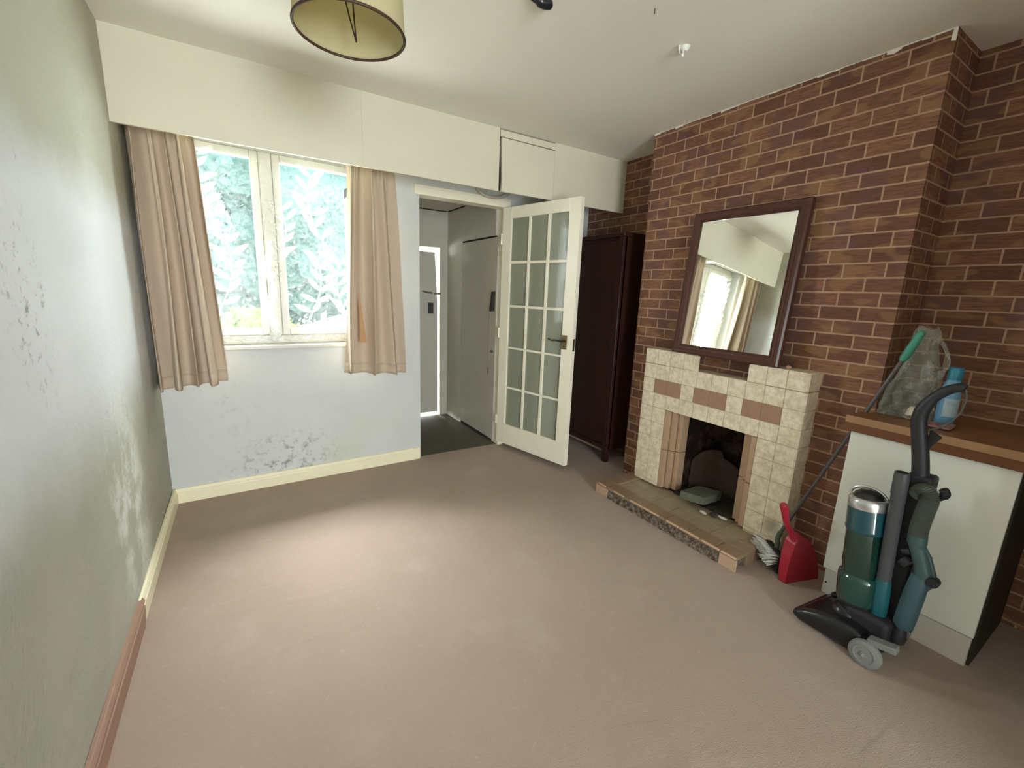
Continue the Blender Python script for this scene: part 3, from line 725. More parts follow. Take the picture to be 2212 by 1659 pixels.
# rim
bm = bmesh.new(); yy = hy0; random.seed(9)
rim = [(-1.125, -1.23), (-1.232, -1.385), (-1.388, -1.54), (-1.543, -1.70), (-1.703, -1.86), (-1.863, -2.02), (-2.023, -2.140)]
for a, b in rim: box(bm, (hx0-.008+random.uniform(-.003, .003), b, .062), (hx0+.088, a, .080+random.uniform(-.001, .001)))
box(bm, (hx0+.090, -1.232, .05), (2.62, -1.128, .080)); box(bm, (2.622, -1.232, .05), (2.83, -1.128, .080))
box(bm, (hx0+.090, -2.140, .0), (2.60, -2.050, .080)); box(bm, (2.602, -2.140, .0), (2.75, -2.050, .080))
obj('rim_tiles', bm, 'hearth_rim_tile', hp, bevel=.003)
for a, b in [(-1.30, -1.385), (-1.44, -1.54), (-1.545, -1.66), (-1.72, -1.80), (-1.81, -1.93), (-1.95, -2.05), (-2.06, -2.139), (-1.15, -1.22)]:
    boxes('chipped_edge', 'tile_edge', hp, [((hx0-.0125, b, .073), (hx0-.005, a, .0805))])['label'] = 'pale broken tile edge'
bm = bmesh.new(); yg = -1.234
for k_ in range(6):
    ya = -1.234-.136*k_; box(bm, (hx0+.090, ya-.134, .05), (2.655, ya, .068)); box(bm, (2.657, ya-.134, .05), (2.80, ya, .068))
obj('hearth_tiles', bm, 'hearth_tile', hp, bevel=.0015, seg=1)
# concrete block and bits in the grate
bm = bmesh.new(); M = Matrix.Translation((2.822, -1.662, .122)) @ Matrix.Rotation(math.radians(6), 4, 'Z') @ Matrix.Rotation(math.radians(-6), 4, 'X') @ Matrix.Rotation(math.radians(5), 4, 'Y')
box(bm, (-.108, -.078, -.024), (.108, .078, .024), M)
bmesh.ops.subdivide_edges(bm, edges=bm.edges, cuts=5, use_grid_fill=True)
for v in bm.verts: v.co += V((noise.noise(v.co*30), noise.noise(v.co*30+V((5, 0, 0))), noise.noise(v.co*30+V((0, 9, 0)))))*.004
tag(obj('concrete_block', bm, 'concrete', bevel=0, smooth=False), 'grey concrete slab lying askew in the fire opening', 'block')
def bit(name, c, s, mat, lab, cat, seed, grp=None):
    bm = bmesh.new(); bmesh.ops.create_icosphere(bm, subdivisions=2, radius=1)
    for v in bm.verts:
        d = 1+.35*noise.noise(v.co*1.7+V((seed, 0, 0))); v.co = V((v.co.x*s[0]*d, v.co.y*s[1]*d, v.co.z*s[2]*d))+V(c)
    return tag(obj(name, bm, mat), lab, cat, grp)
bit('plaster_chip', (2.705, -1.765, .080), (.008, .022, .009), 'pale_debris', 'white plaster chip at the front of the fire opening under the concrete slab', 'rubble', 1)
bit('plaster_chip', (2.745, -1.865, .083), (.010, .030, .009), 'pale_debris', 'long pale chip by the right side of the fire opening', 'rubble', 2)
bit('plaster_chip', (3.02, -1.60, .14), (.014, .018, .014), 'pale_debris', 'pale lump at the back of the fire opening behind the concrete slab', 'rubble', 3)
bit('coal_lump', (2.725, -1.815, .083), (.014, .020, .013), 'ash', 'black cinder between two pale chips at the fire opening', 'cinder', 4)
bit('stone_lump', (2.93, -1.845, .125), (.022, .018, .022), 'fire_clay', 'brown lump right of the concrete slab in the fire opening', 'rubble', 6)

# ------------------------------------------------------------------ mirror leaning on the surround
mi = thing('mirror', 'large rectangular mirror in dark carved frame leaning above the fireplace', 'mirror', (2.79, -1.69, 1.0))
# measured outer corners on a leaning plane
mb, mt, mz0, mz1 = 2.762, 2.836, 1.003, 1.838
my0, my1 = -1.375, -2.025
tx = V((mt-mb, 0, mz1-mz0)).normalized(); ny = V((0, -1, 0)); nx = V((-tx.z, 0, tx.x))  # nx toward the room
MO = V((mb, my0, mz0)); ML = (V((mt, my0, mz1))-MO).length; MW = my0-my1
MM = Matrix(((0, tx.x, nx.x, MO.x), (-1, 0, 0, MO.y), (0, tx.z, nx.z, MO.z), (0, 0, 0, 1)))
MM = Matrix(((0, tx.x, nx.x, MO.x), (-1, tx.y, nx.y, MO.y), (0, tx.z, nx.z, MO.z), (0, 0, 0, 1)))
fw = .055
prof = [(0, -.018), (0, .012), (.008, .020), (.020, .022), (.030, .017), (.040, .018), (.048, .012), (.055, .008), (.055, -.018)]  # inset, height
bm = bmesh.new(); rings = []
for cx_, cy_, sx_, sy_ in ((0, 0, 1, 1), (MW, 0, -1, 1), (MW, ML, -1, -1), (0, ML, 1, -1)):
    rings.append([bm.verts.new(MM @ V((cx_+sx_*d, cy_+sy_*d, h))) for d, h in prof])
for i in range(4):
    A, Bq = rings[i], rings[(i+1) % 4]
    for j in range(len(prof)): 
        j2 = (j+1) % len(prof); bm.faces.new((A[j], Bq[j], Bq[j2], A[j2]))
obj('mirror_frame', bm, 'mirror_frame_wood', mi)
bm = bmesh.new()
def bead(p):
    bmesh.ops.create_icosphere(bm, subdivisions=1, radius=.0030, matrix=Matrix.Translation(MM @ V(p)))
d = .0515
n1 = int((MW-2*d)/.0085); n2 = int((ML-2*d)/.0085)
for i in range(n1+1):
    for yv in (d, ML-d): bead((d+(MW-2*d)*i/n1, yv, .0115))
for i in range(n2+1):
    for xv in (d, MW-d): bead((xv, d+(ML-2*d)*i/n2, .0115))
obj('beading', bm, 'mirror_frame_wood', mi)
bm = bmesh.new(); box(bm, (fw-.004, fw-.004, .0), (MW-fw+.004, ML-fw+.004, .004), MM); obj('mirror_glass', bm, 'mirror_silver', mi)
bm = bmesh.new(); box(bm, (.01, .01, -.020), (MW-.01, ML-.01, -.006), MM); obj('backing_board', bm, 'dark_panel', mi)
bit('pebble', (2.80, -2.055, 1.010), (.010, .014, .009), 'tile_edge', 'small pale lump on the fireplace top right of the mirror', 'pebble', 8)

# ------------------------------------------------------------------ base cabinet and worktop
CX = 2.672; cY0, cY1 = -2.428, -2.915
cb = thing('base_cabinet', 'white fronted cabinet under the wooden worktop in the near alcove', 'cabinet', (2.9, -2.66, 0))
boxes('carcass', 'white_laminate', cb, [((CX+.02, cY1+.004, .0), (XA-.01, cY0, .785))])
boxes('side_panel', 'dark_panel', cb, [((CX+.022, cY1-.006, .0), (XA-.012, cY1+.004, .785))])
boxes('front_panel', 'white_laminate', cb, [((CX, cY1, .125), (CX+.019, cY0+.014, .792))], bevel=.002)
boxes('plinth', 'plinth_laminate', cb, [((CX+.004, cY1+.004, .0), (CX+.02, cY0+.003, .121))], bevel=.001)
boxes('screw_hole', 'dark_gap', cb, [((CX+.0035, cY0-.012, .052), (CX+.006, cY0-.004, .060))])
# lettering: only a script "s" shows beside the vacuum handle
cu = bpy.data.curves.new('s', 'FONT'); cu.body = 's'; cu.size = .052; cu.extrude = .0004; cu.shear = .3
fo = bpy.data.objects.new('tmp_s', cu); C.objects.link(fo); bpy.context.view_layer.update()
me = bpy.data.meshes.new_from_object(fo); bpy.data.objects.remove(fo)
me.materials.append(MATS['sticker_black']); le = bpy.data.objects.new('lettering', me); C.objects.link(le)
le.matrix_world = Matrix(((0, 0, -1, CX-.0008), (-1, 0, 0, -2.640), (0, 1, 0, .752), (0, 0, 0, 1)))
le.parent = cb; le.matrix_parent_inverse = Matrix.Translation(cb.location).inverted(); le['label'] = 'black script letter s'
wt = thing('worktop', 'brown wooden worktop with two tone front edge in the near alcove', 'worktop', (2.9, -2.8, .8))
bm = bmesh.new(); we = -3.45
extrude(bm, [(2.650, -2.400, .842), (2.650, we, .842), (XA-.002, we, .842), (XA-.002, -2.426, .842), (2.80, -2.428, .842), (2.775, -2.400, .842)], (0, 0, .022)); obj('top_board', bm, 'worktop_wood', wt, bevel=.002)
boxes('front_lip', 'worktop_lip_wood', wt, [((2.640, we, .834), (2.6495, -2.396, .866))], bevel=.002)
boxes('lower_lip', 'worktop_dark_lip', wt, [((2.646, we, .797), (2.664, -2.396, .8335))], bevel=.002)
boxes('support_batten', 'worktop_wood', wt, [((2.69, -3.40, .794), (3.15, -2.93, .841))])
boxes('end_panel', 'dark_panel', wt, [((2.69, we, .0), (3.15, we+.018, .793))])

# ------------------------------------------------------------------ things on the worktop
bg_ = thing('plastic_bag', 'crumpled clear plastic bag standing on the worktop by the chimney breast', 'bag', (2.86, -2.52, .864))
bm = bmesh.new()
def bagf(u, v):
    a = 2*math.pi*u
    cx = 2.90; cy = -2.515+.005*v-.02*math.sin(v*2); r1 = .070*(1-v)**.8+.014; r2_ = .085*(1-v)**.75+.016
    if v > .82: r1 += .02*math.sin((v-.82)*9); r2_ += .016*math.sin((v-.82)*9)
    nz = noise.noise(V((math.cos(a)*2.2, math.sin(a)*2.2, v*5)))*.28+noise.noise(V((math.cos(a)*6, math.sin(a)*6, v*9)))*.14
    return V((cx+r1*math.cos(a)*(1+nz), cy+r2_*math.sin(a)*(1+nz), .867+v*.385+.008*math.sin(a*3)*v))
grid(bm, bagf, 60, 36); obj('bag_film', bm, 'clear_bag', bg_)
bm = bmesh.new()
def bagh(u, v):
    a = math.pi*(u-.1)
    return V((2.86+.02*math.sin(u*7)+.012*(v-.5), -2.575-.055*math.sin(a)+.010*(v-.5)+.008*noise.noise(V((u*5, v*3, 2))), 1.215-.16*u+.035*(v-.5)+.010*math.sin(u*13)))
grid(bm, bagh, 24, 6); obj('bag_handle', bm, 'clear_bag', bg_)
bm = bmesh.new(); grid(bm, lambda u, v: V((2.80+.10*u, -2.44-.17*v, .868+.016*abs(noise.noise(V((u*5, v*6, 4)))))), 16, 20); obj('bag_skirt', bm, 'clear_bag', bg_)
bit('paper_ball', (2.84, -2.56, .895), (.028, .026, .024), 'cream_paper', 'cream crumpled paper inside the clear plastic bag', 'paper', 12)
bt = thing('spray_bottle', 'pale blue bottle with teal cap on the worktop behind the vacuum handle', 'bottle', (2.87, -2.655, .864))
bc = V((2.872, -2.650, .866)); bax = V((.0, .0, 1))
bm = bmesh.new(); lathe(bm, [(0, 0), (.028, 0), (.032, .006), (.032, .12), (.030, .15), (.022, .178), (.019, .188), (0, .188)], bc, bax, 32); obj('bottle_body', bm, 'blue_bottle', bt, smooth=True)
bm = bmesh.new(); lathe(bm, [(.0325, .035), (.0325, .110)], bc, bax, 32)
for v in list(bm.verts):
    if (v.co-bc).y > .012: bm.verts.remove(v)
obj('bottle_label', bm, 'bottle_label', bt, smooth=True)
bm = bmesh.new(); lathe(bm, [(0, .186), (.022, .186), (.0235, .19), (.0235, .232), (.020, .236), (0, .236)], bc, bax, 32); obj('cap', bm, 'teal_cap', bt, smooth=True)
bm = bmesh.new(); grid(bm, lambda u, v: V((2.735+.09*u, -2.60-.10*v, .867+.012*abs(noise.noise(V((u*4, v*5, 7))))+.004)), 12, 12); tag(obj('cleaning_cloth', bm, 'pink_cloth', solid=.004, smooth=True), 'dull pink cloth crumpled on the worktop beneath the vacuum handle', 'cloth')

# ------------------------------------------------------------------ broom leaning in the corner, dustpan
br = thing('broom', 'long grey handled broom with mint grip leaning from the hearth to the alcove', 'broom', (2.7, -2.2, 0))
P0 = V((2.735, -2.185, .165)); P1 = V((2.822, -2.492, 1.115)); P2 = V((2.832, -2.530, 1.232))
bm = bmesh.new(); tube(bm, [P0, P0.lerp(P1, .5), P1], .0085, 14); obj('pole', bm, 'broom_grey', br, smooth=True)
bm = bmesh.new(); dv = (P2-P1).normalized(); tube(bm, [P1-dv*.008, P1+dv*.004, P1+dv*.05, P1+dv*.11, P2, P2+dv*.006], [.011, .0155, .0165, .015, .013, .006], 18); obj('grip', bm, 'mint_grip', br, smooth=True)
bm = bmesh.new(); tube(bm, smooth_path([P0+V((.0, 0, .0)), (2.715, -2.185, .135), (2.69, -2.195, .110), (2.66, -2.21, .095)]), [.011]*18+[.013], 12) if False else tube(bm, smooth_path([P0, (2.715, -2.185, .135), (2.69, -2.200, .115), (2.662, -2.208, .100)], 5), .012, 12)
obj('neck', bm, 'broom_green', br, smooth=True)
Hc = V((2.655, -2.212, .078)); ha = V((-.58, -.80, -.05)).normalized(); hb = V((-.74, .56, .16)).normalized(); hc = ha.cross(hb).normalized()
HM = Matrix(((ha.x, hb.x, hc.x, Hc.x), (ha.y, hb.y, hc.y, Hc.y), (ha.z, hb.z, hc.z, Hc.z), (0, 0, 0, 1)))
bm = bmesh.new(); box(bm, (-.082, -.016, -.030), (.060, .020, .030), HM); obj('head_block', bm, 'bristle_dark', br, bevel=.010, seg=3)
random.seed(2); tips = []
bm = bmesh.new()
for i in range(15):
    u = -.078+.134*i/14
    for j in range(4):
        for q_ in range(2):
            a = HM @ V((u, .016, -.020+.013*j)); e_ = HM @ V((u*1.28+random.uniform(-.002, .002)+q_*.002, .074+random.uniform(-.005, .004), (-.020+.013*j)*1.5+random.uniform(-.002, .002)+q_*.002))
            if e_.z < .084 and e_.y > -2.15: e_.z = .085+j*.001
            tube(bm, [a, a.lerp(e_, .55), e_], [.0012, .0017, .0016], 4)
obj('bristles', bm, 'bristle_white', br)
bm = bmesh.new()
for i in range(15):
    u = -.078+.132*i/14
    for j in range(2):
        a = HM @ V((u, .0+.008*j, .020)); e_ = a+V((.004, -.004, 0)); e_ = V((a.x-.01, a.y-.006, .010+.004*j)); tube(bm, [a, e_], [.0045, .005], 5)
obj('dark_bristles', bm, 'bristle_dark', br)
dp = thing('dustpan', 'red plastic dustpan standing on its mouth beside the broom head', 'dustpan', (2.64, -2.33, 0))
DO = V((2.566, -2.311, 0)); De = V((.955, -.296, 0)); Dn = V((.296, .955, 0))   # sheet runs along De; rim goes back along Dn
D = lambda s_, z, t=0: DO+De*s_+Dn*t+V((0, 0, z))
out = [(.008, .003), (.208, .003), (.196, .060), (.166, .134), (.122, .205), (.080, .234), (.044, .240), (.024, .205), (.012, .141), (.008, .066)]
bm = bmesh.new(); bm.faces.new([bm.verts.new(D(*q)) for q in out]); obj('pan_sheet', bm, 'red_plastic', dp, solid=.003)
bm = bmesh.new(); rimp = [out[1], out[2], out[3], out[4], out[5], out[6], out[7], out[8], out[9], out[0]]
depth = [.004, .020, .036, .044, .048, .050, .050, .048, .044, .036]
a = [bm.verts.new(D(*q)) for q in rimp]; b = [bm.verts.new(D(q[0]-.10*d_*(k_ > 5), q[1]+.12*d_*(q[1] > .15), d_)) for k_, (q, d_) in enumerate(zip(rimp, depth))]
for i in range(len(a)-1): bm.faces.new((a[i], a[i+1], b[i+1], b[i]))
obj('pan_rim', bm, 'red_plastic', dp, solid=.003)
bm = bmesh.new(); hpt = smooth_path([D(.045, .225, .02), D(.028, .250, .030), D(.008, .278, .035), D(-.016, .320, .034), D(-.034, .365, .032), D(-.048, .398, .032), D(-.052, .408, .032)], 5); nh = len(hpt)
tube(bm, hpt, [.024-.012*min(1, i/(nh*.38)) if i < nh*.38 else .012+.005*math.sin((i/nh-.38)*4.2) for i in range(nh)], 14); obj('handle', bm, 'red_plastic', dp, smooth=True)

# ------------------------------------------------------------------ upright vacuum cleaner
va = thing('vacuum_cleaner', 'upright bagless vacuum cleaner in black and dark green with grey wheel', 'vacuum cleaner', (2.48, -2.6, 0))
# floor head: side profile (y,z) swept over x with rounded ends
def headf(u, v):
    # u along x, v round the profile
    prof = [(-2.690, .020), (-2.560, .014), (-2.470, .014), (-2.442, .030), (-2.446, .050), (-2.480, .074), (-2.540, .098), (-2.600, .110), (-2.650, .112), (-2.690, .100), (-2.70, .05)]
    f = v*len(prof); i = int(f) % len(prof); t = f-int(f); a = prof[i]; b = prof[(i+1) % len(prof)]
    y = a[0]+(b[0]-a[0])*t; z = a[1]+(b[1]-a[1])*t
    x = 2.338+u*.275; e = min(u, 1-u)*2; sq = (1-(1-min(1, e*4))**2)**.5 if e < .25 else 1
    cy, cz = -2.57, .05
    k = .62+.38*sq; y = cy+(y-cy)*(.80+.20*sq); z = cz+(z-cz)*k
    hump = .010*math.exp(-((u-.5)/.28)**2)*(z > .07)
    if y > -2.50: y -= .030*u
    return V((x, y, z+hump))
bm = bmesh.new(); g = grid(bm, headf, 28, 44); bmesh.ops.remove_doubles(bm, verts=bm.verts, dist=1e-5)
bmesh.ops.holes_fill(bm, edges=[e_ for e_ in bm.edges if e_.is_boundary], sides=0)
obj('floor_head', bm, 'black_plastic', va, smooth=True, sub=1)
bm = bmesh.new()
for cx_, cy_, r_ in ((2.55, -2.535, .036), (2.53, -2.550, .046)):
    tube(bm, [V((cx_+r_*math.cos(q), cy_+r_*.7*math.sin(q), .103+.012*math.cos(q+2))) for q in [k_*math.pi/8 for k_ in range(9)]], .0045, 8)
obj('head_ridges', bm, 'black_plastic', va, smooth=True)
bm = bmesh.new(); lathe(bm, [(0, 0), (.046, 0), (.052, .010), (.048, .03), (.030, .045), (0, .05)], (2.44, -2.600, .095), (0, -.1, 1), 28, 1, 1); obj('belt_cover', bm, 'black_plastic', va, smooth=True)
boxes('bumper', 'grey_tube', va, [((2.36, -2.62, .006), (2.60, -2.56, .018))], bevel=.004)
def wheel(x, lab=None):
    bm = bmesh.new(); lathe(bm, [(0, -.004), (.012, -.004), (.012, 0), (.030, .001), (.032, -.002), (.036, -.002), (.038, .001), (.047, .001), (.052, .006), (.052, .020), (.047, .024), (0, .024)], (x, -2.712, .052), (1, 0, 0), 40)
    o = obj('wheel', bm, 'grey_wheel', va, smooth=True)
    bm = bmesh.new(); lathe(bm, [(0, -.008), (.006, -.007), (.008, -.003)], (x, -2.712, .052), (1, 0, 0), 16); obj('hub_cap', bm, 'chrome_plastic', o, smooth=True)
wheel(2.318); wheel(2.598)
bm = bmesh.new(); M = Matrix.Translation((2.350, -2.748, .112)) @ Matrix.Rotation(math.radians(-12), 4, 'X'); box(bm, (-.020, -.045, -.012), (.020, .040, .012), M); obj('foot_pedal', bm, 'grey_wheel', va, bevel=.004)
# motor housing at the back
bm = bmesh.new(); box(bm, (2.400, -2.745, .030), (2.575, -2.600, .165)); obj('motor_housing', bm, 'black_matt_plastic', va, bevel=.02, seg=4)
bm = bmesh.new(); box(bm, (2.480, -2.745, .10), (2.560, -2.670, .735)); obj('back_spine', bm, 'black_matt_plastic', va, bevel=.012, seg=3)
# canister, leaning slightly forward at the top
c0 = V((2.470, -2.622, .130)); c1 = V((2.480, -2.577, .640)); cax = (c1-c0).normalized(); R_ = .063
bm = bmesh.new(); lathe(bm, [(0, .0), (.062, .0), (.066, .006), (.066, .045), (.064, .055)], c0, cax, 44); obj('canister_base', bm, 'black_plastic', va, smooth=True)
bm = bmesh.new(); lathe(bm, [(.060, .035), (.071, .042), (.073, .06), (.073, .135), (.070, .150), (.062, .155)], c0, cax, 44); obj('dust_cup', bm, 'green_cup', va, smooth=True)
bm = bmesh.new(); lathe(bm, [(.062, .14), (.062, .18), (.064, .20), (.062, .24), (.062, .33), (.060, .35)], c0, cax, 44); obj('dust_tank', bm, 'green_tank', va, smooth=True)
bm = bmesh.new(); lathe(bm, [(.058, .325), (.066, .335), (.0665, .345), (.064, .352), (.065, .42), (.063, .428), (.05, .43)], c0, cax, 44); obj('upper_collar', bm, 'teal_collar', va, smooth=True)
bm = bmesh.new(); lathe(bm, [(.060, .424), (.0655, .428), (.0655, .458), (.060, .468), (.052, .470), (.048, .464)], c0, cax, 44); obj('chrome_ring', bm, 'chrome_plastic', va, smooth=True)
bm = bmesh.new(); lathe(bm, [(.054, .460), (.045, .482), (.028, .495), (0, .499)], c0, cax, 36); obj('dome_lid', bm, 'black_plastic', va, smooth=True)
bm = bmesh.new(); q0 = c0+cax*.462
arc = [q0+V((0.0, .062*math.cos(t), 0))+cax*(.045*math.sin(t)) for t in [k_*math.pi/16 for k_ in range(17)]]
tube(bm, arc, .0055, 10); obj('carry_handle', bm, 'chrome_plastic', va, smooth=True)
# wand and its teal cuff
w0 = V((2.452, -2.692, .150)); w1 = V((2.462, -2.664, .735))
bm = bmesh.new(); tube(bm, [w0.lerp(w1, .2), w0.lerp(w1, .85), w0.lerp(w1, .86), w0.lerp(w1, .97), w1], [.0225, .0225, .0245, .0235, .0225], 24, cap=True); o = obj('wand', bm, 'grey_tube', va, smooth=True)
bm = bmesh.new(); tube(bm, [w1+V((0, 0, -.002)), w1+V((0, 0, .0015))], .0175, 20); obj('wand_mouth', bm, 'dark_gap', o)
bm = bmesh.new(); tube(bm, [w0, w0.lerp(w1, .02), w0.lerp(w1, .12), w0.lerp(w1, .24), w0.lerp(w1, .27)], [.020, .026, .028, .0255, .023], 24); obj('wand_cuff', bm, 'teal_plastic', va, smooth=True)
# handle
hpth = smooth_path([(2.510, -2.706, .70), (2.505, -2.695, .78), (2.498, -2.678, .87), (2.490, -2.668, .930), (2.485, -2.672, .975), (2.480, -2.693, 1.022), (2.478, -2.722, 1.055), (2.478, -2.752, 1.072), (2.478, -2.765, 1.070)], 5)
nh = len(hpth)
bm = bmesh.new(); tube(bm, hpth, [.026-.004*min(1, i/(nh*.45)) if i < nh*.5 else .0175-.003*(i-nh*.5)/(nh*.5)+.0045*max(0, 1-(i-nh*.5)/4) for i in range(nh)], 18); obj('push_handle', bm, 'charcoal_metal', va, smooth=True)
bm = bmesh.new(); tube(bm, smooth_path([(2.485, -2.765, 1.068), (2.49, -2.772, 1.03), (2.49, -2.762, .975), (2.495, -2.728, .925), (2.498, -2.70, .905)]), .003, 8); obj('power_cord', bm, 'hose_grey', va, smooth=True)
bm = bmesh.new(); extrude(bm, [(2.50, -2.700, .905), (2.50, -2.735, .885), (2.50, -2.715, .85), (2.50, -2.70, .80)], (.012, 0, 0)); obj('cord_hook', bm, 'black_matt_plastic', va, bevel=.003)
# ribbed hose arching over the back
hp_ = smooth_path([(2.475, -2.712, .665), (2.470, -2.724, .685), (2.462, -2.742, .690), (2.46, -2.752, .670), (2.46, -2.749, .63), (2.46, -2.746, .59), (2.46, -2.744, .55), (2.46, -2.746, .51)], 14)
bm = bmesh.new(); tube(bm, hp_, [.0255+.0022*math.cos(i*math.pi) for i in range(len(hp_))], 20); obj('hose', bm, 'hose_grey', va, smooth=False)
bm = bmesh.new(); tube(bm, smooth_path([(2.46, -2.745, .525), (2.46, -2.750, .485), (2.46, -2.768, .44), (2.46, -2.780, .405), (2.46, -2.784, .375)], 5), [.028]*5+[.024]*16, 20); obj('hose_cuff', bm, 'hose_teal', va, smooth=True)
bm = bmesh.new(); tube(bm, [(2.46, -2.776, .385), (2.46, -2.778, .36), (2.46, -2.774, .30), (2.46, -2.768, .20), (2.46, -2.766, .165), (2.46, -2.765, .155)], [.022, .028, .031, .031, .030, .022], 24); obj('crevice_tool', bm, 'tool_teal', va, smooth=True)
bm = bmesh.new(); extrude(bm, [(2.455, -2.765, .50), (2.455, -2.792, .46), (2.455, -2.816, .40), (2.455, -2.815, .35), (2.455, -2.795, .31)], (.02, 0, 0)); obj('tool_bracket', bm, 'hose_teal', va, bevel=.004)
bm = bmesh.new(); tube(bm, smooth_path([(2.475, -2.755, .665), (2.475, -2.775, .680), (2.47, -2.785, .70), (2.465, -2.778, .716)], 4), [.010]*6+[.014]*7, 12); obj('hose_hook', bm, 'black_matt_plastic', va, bevel=.003)
bm = bmesh.new(); tube(bm, [(2.44, -2.815, .378), (2.47, -2.815, .378)], .017, 16); obj('hook_knob', bm, 'black_matt_plastic', va, smooth=True)
bm = bmesh.new(); box(bm, (2.47, -2.790, .14), (2.50, -2.775, .45)); obj('cord_post', bm, 'black_matt_plastic', va, bevel=.004)
bm = bmesh.new(); lathe(bm, [(0, 0), (.024, 0), (.028, .02), (.024, .05), (.018, .07), (0, .07)], (2.465, -2.757, .085), (0, 0, 1), 20); obj('tool_foot', bm, 'black_matt_plastic', va, smooth=True)
bm = bmesh.new(); tube(bm, [(2.455, -2.735, .455), (2.45, -2.715, .447)], [.012, .008], 10); tube(bm, [(2.47, -2.72, .41), (2.465, -2.74, .40)], .022, 14); obj('hose_clip', bm, 'black_matt_plastic', va, smooth=True)

# ------------------------------------------------------------------ lampshade
ls = thing('pendant_lampshade', 'cream drum lampshade with brown trim hanging from the ceiling', 'lampshade', (.765, -1.672, H))
lc = V((.767, -1.680, 2.05)); lr = .153; lh = .235
bm = bmesh.new(); lathe(bm, [(lr, 0), (lr*.995, .02), (lr*.965, lh*.5), (lr*.93, lh)], lc, n=64); obj('shade', bm, 'shade_cloth', ls, smooth=True, solid=.002)
for z, r_, nm in ((0, lr, 'bottom_trim'), (lh, lr*.93, 'top_trim')):
    bm = bmesh.new(); tube(bm, [lc+V((r_*math.cos(q), r_*math.sin(q), z)) for q in [k_*math.pi/32 for k_ in range(64)]], .0042, 8, closed=True); obj(nm, bm, 'brown_trim', ls, smooth=True)
bm = bmesh.new(); tip = lc+V((.016, -.0, -.0))
zt = lh-.01
tube(bm, smooth_path([lc+V((.012, 0, .19)), lc+V((-.010, .002, .125)), lc+V((-.010, 0, .075)), lc+V((.015, -.004, -.022+.0))], 5), .0022, 8)
tube(bm, smooth_path([lc+V((.018, 0, .19)), lc+V((.012, .0, .12)), lc+V((.010, 0, .07)), lc+V((.015, -.004, -.022))], 5), .0022, 8)
for q in range(3):
    a = q*2.094+.3; tube(bm, [lc+V((.02*math.cos(a), .02*math.sin(a), .19)), lc+V((lr*.93*math.cos(a), lr*.93*math.sin(a), lh))], .0018, 6)
tube(bm, [lc+V((.02*math.cos(q), .02*math.sin(q), .19)) for q in [k_*math.pi/8 for k_ in range(16)]], .0018, 6, closed=True)
obj('shade_carrier', bm, 'dark_wire', ls, smooth=True)
bm = bmesh.new(); lathe(bm, [(0, .165), (.016, .165), (.019, .19), (.017, .225), (.010, .25), (0, .25)], lc, n=20); obj('lamp_holder', bm, 'white_plastic', ls, smooth=True)
bm = bmesh.new(); tube(bm, [lc+V((0, 0, .25)), V((lc.x, lc.y, H-.02))], .0035, 8); obj('flex', bm, 'white_plastic', ls)
bm = bmesh.new(); lathe(bm, [(0, -.03), (.02, -.03), (.042, -.008), (.045, 0)], (lc.x, lc.y, H), n=28); obj('ceiling_rose', bm, 'white_plastic', ls, smooth=True)
# black ceiling fitting cut by the frame
bf = thing('ceiling_spotlight', 'black round ended fitting hanging from the ceiling at the top edge', 'ceiling light', (1.46, -1.62, H))
bm = bmesh.new(); tube(bm, smooth_path([(1.41, -1.625, 2.388), (1.43, -1.63, 2.384), (1.46, -1.635, 2.376), (1.485, -1.64, 2.376), (1.50, -1.645, 2.382)], 4), [.008]*3+[.014]*4+[.018]*4+[.018]*3+[.016, .013, .008], 16); obj('lamp_body', bm, 'black_plastic', bf, smooth=True)
bm = bmesh.new(); lathe(bm, [(0, -.012), (.024, -.012), (.028, -.002), (.028, 0)], (1.44, -1.66, H), n=24); tube(bm, [(1.44, -1.66, H-.01), (1.46, -1.63, H-.02)], .008, 10); obj('mount', bm, 'black_plastic', bf, smooth=True)
# white ceiling hook
hk = thing('ceiling_hook', 'small broken white ceiling hook with a curled wire near the chimney breast', 'hook', (2.134, -1.735, H))
bm = bmesh.new(); lathe(bm, [(0, -.018), (.010, -.018), (.018, -.008), (.022, 0)], (2.150, -1.730, H), n=20); obj('hook_base', bm, 'white_plastic', hk, smooth=True)
bm = bmesh.new(); pts = [V((2.128+.018*math.cos(q), -1.722+.022*math.cos(q)*.5, H-.014+.012*math.sin(q))) for q in [k_*math.pi/8 for k_ in range(3, 15)]]; tube(bm, pts, .0035, 8)
tube(bm, smooth_path([(2.14, -1.73, H-.016), (2.138, -1.735, H-.034), (2.132, -1.738, H-.044), (2.128, -1.735, H-.034)]), .0028, 8); obj('curled_wire', bm, 'white_plastic', hk, smooth=True)
bm = bmesh.new(); tube(bm, [(1.845, -1.827, H), (1.848, -1.825, H-.016)], .0018, 6); tag(obj('nail', bm, 'iron_dark'), 'tiny nail sticking out of the ceiling above the hook', 'nail')

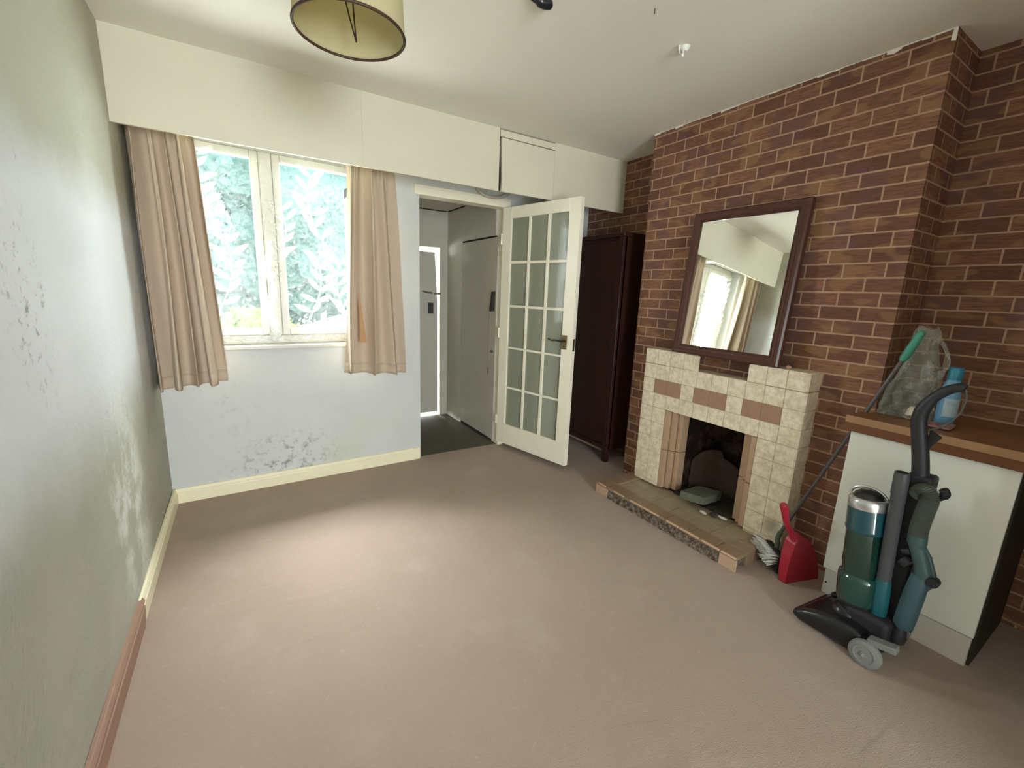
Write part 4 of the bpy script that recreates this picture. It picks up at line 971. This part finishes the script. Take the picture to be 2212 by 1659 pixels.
# ------------------------------------------------------------------ garden outside
o = boxes('lawn', 'lawn', None, [((-8, .5, -.45), (10, 14, -.30))]); tag(o, 'bright garden lawn outside the window', 'lawn', None, 'stuff')
o = boxes('garden_path', 'paving', None, [((-3, .3, -.29), (6, 2.2, -.2))]); tag(o, 'pale paving outside the house wall', 'paving', None, 'structure')
def bush(name, c, s, mat, lab, seed, n=900):
    t = thing(name, lab, 'bush' if 'tree' not in name else 'tree', (c[0], c[1], -.3))
    bm = bmesh.new(); bmesh.ops.create_icosphere(bm, subdivisions=4, radius=1)
    for v in bm.verts:
        d = .80+.28*noise.noise(v.co*2.3+V((seed, 0, 0)))+.10*noise.noise(v.co*7); v.co = V((v.co.x*s[0]*d, v.co.y*s[1]*d, v.co.z*s[2]*d))+V(c)
    obj('foliage_mass', bm, mat, t)
    rnd = random.Random(seed); bm = bmesh.new()
    for i in range(n):
        d = V((rnd.gauss(0, 1), rnd.gauss(0, 1), rnd.gauss(0, 1))).normalized()
        r_ = .80+.28*noise.noise(d*2.3+V((seed, 0, 0)))+rnd.uniform(-.02, .09); p = V((d.x*s[0]*r_, d.y*s[1]*r_, d.z*s[2]*r_))+V(c)
        a = V((rnd.gauss(0, 1), rnd.gauss(0, 1), rnd.gauss(0, 1))).normalized(); b_ = a.orthogonal().normalized(); L = rnd.uniform(.05, .11)
        vs = [bm.verts.new(p+q) for q in (a*L, b_*L*.35, -a*L, -b_*L*.35)]; bm.faces.new(vs)
    obj('leaves', bm, mat, t)
    bm = bmesh.new(); tube(bm, [(c[0], c[1], -.3), (c[0], c[1], c[2])], .07, 8); obj('stem', bm, 'bark', t)
bush('garden_tree', (-1.45, 6.2, 2.75), (2.2, 1.2, 2.55), 'foliage_blue', 'large blue green tree in the garden seen through the left pane', 21)
bush('garden_tree', (2.2, 8.9, 3.2), (2.6, 1.1, 3.0), 'foliage_blue', 'large blue green tree in the garden seen through the right pane', 22)
bush('garden_bush', (.55, 4.2, .45), (.75, .5, .62), 'foliage_lime', 'low yellow green bush in the garden behind the window mullion', 23, 600)
bush('garden_hedge', (.6, 11.8, 1.7), (5.5, .9, 1.75), 'foliage_blue', 'long dark hedge along the far end of the garden', 24)
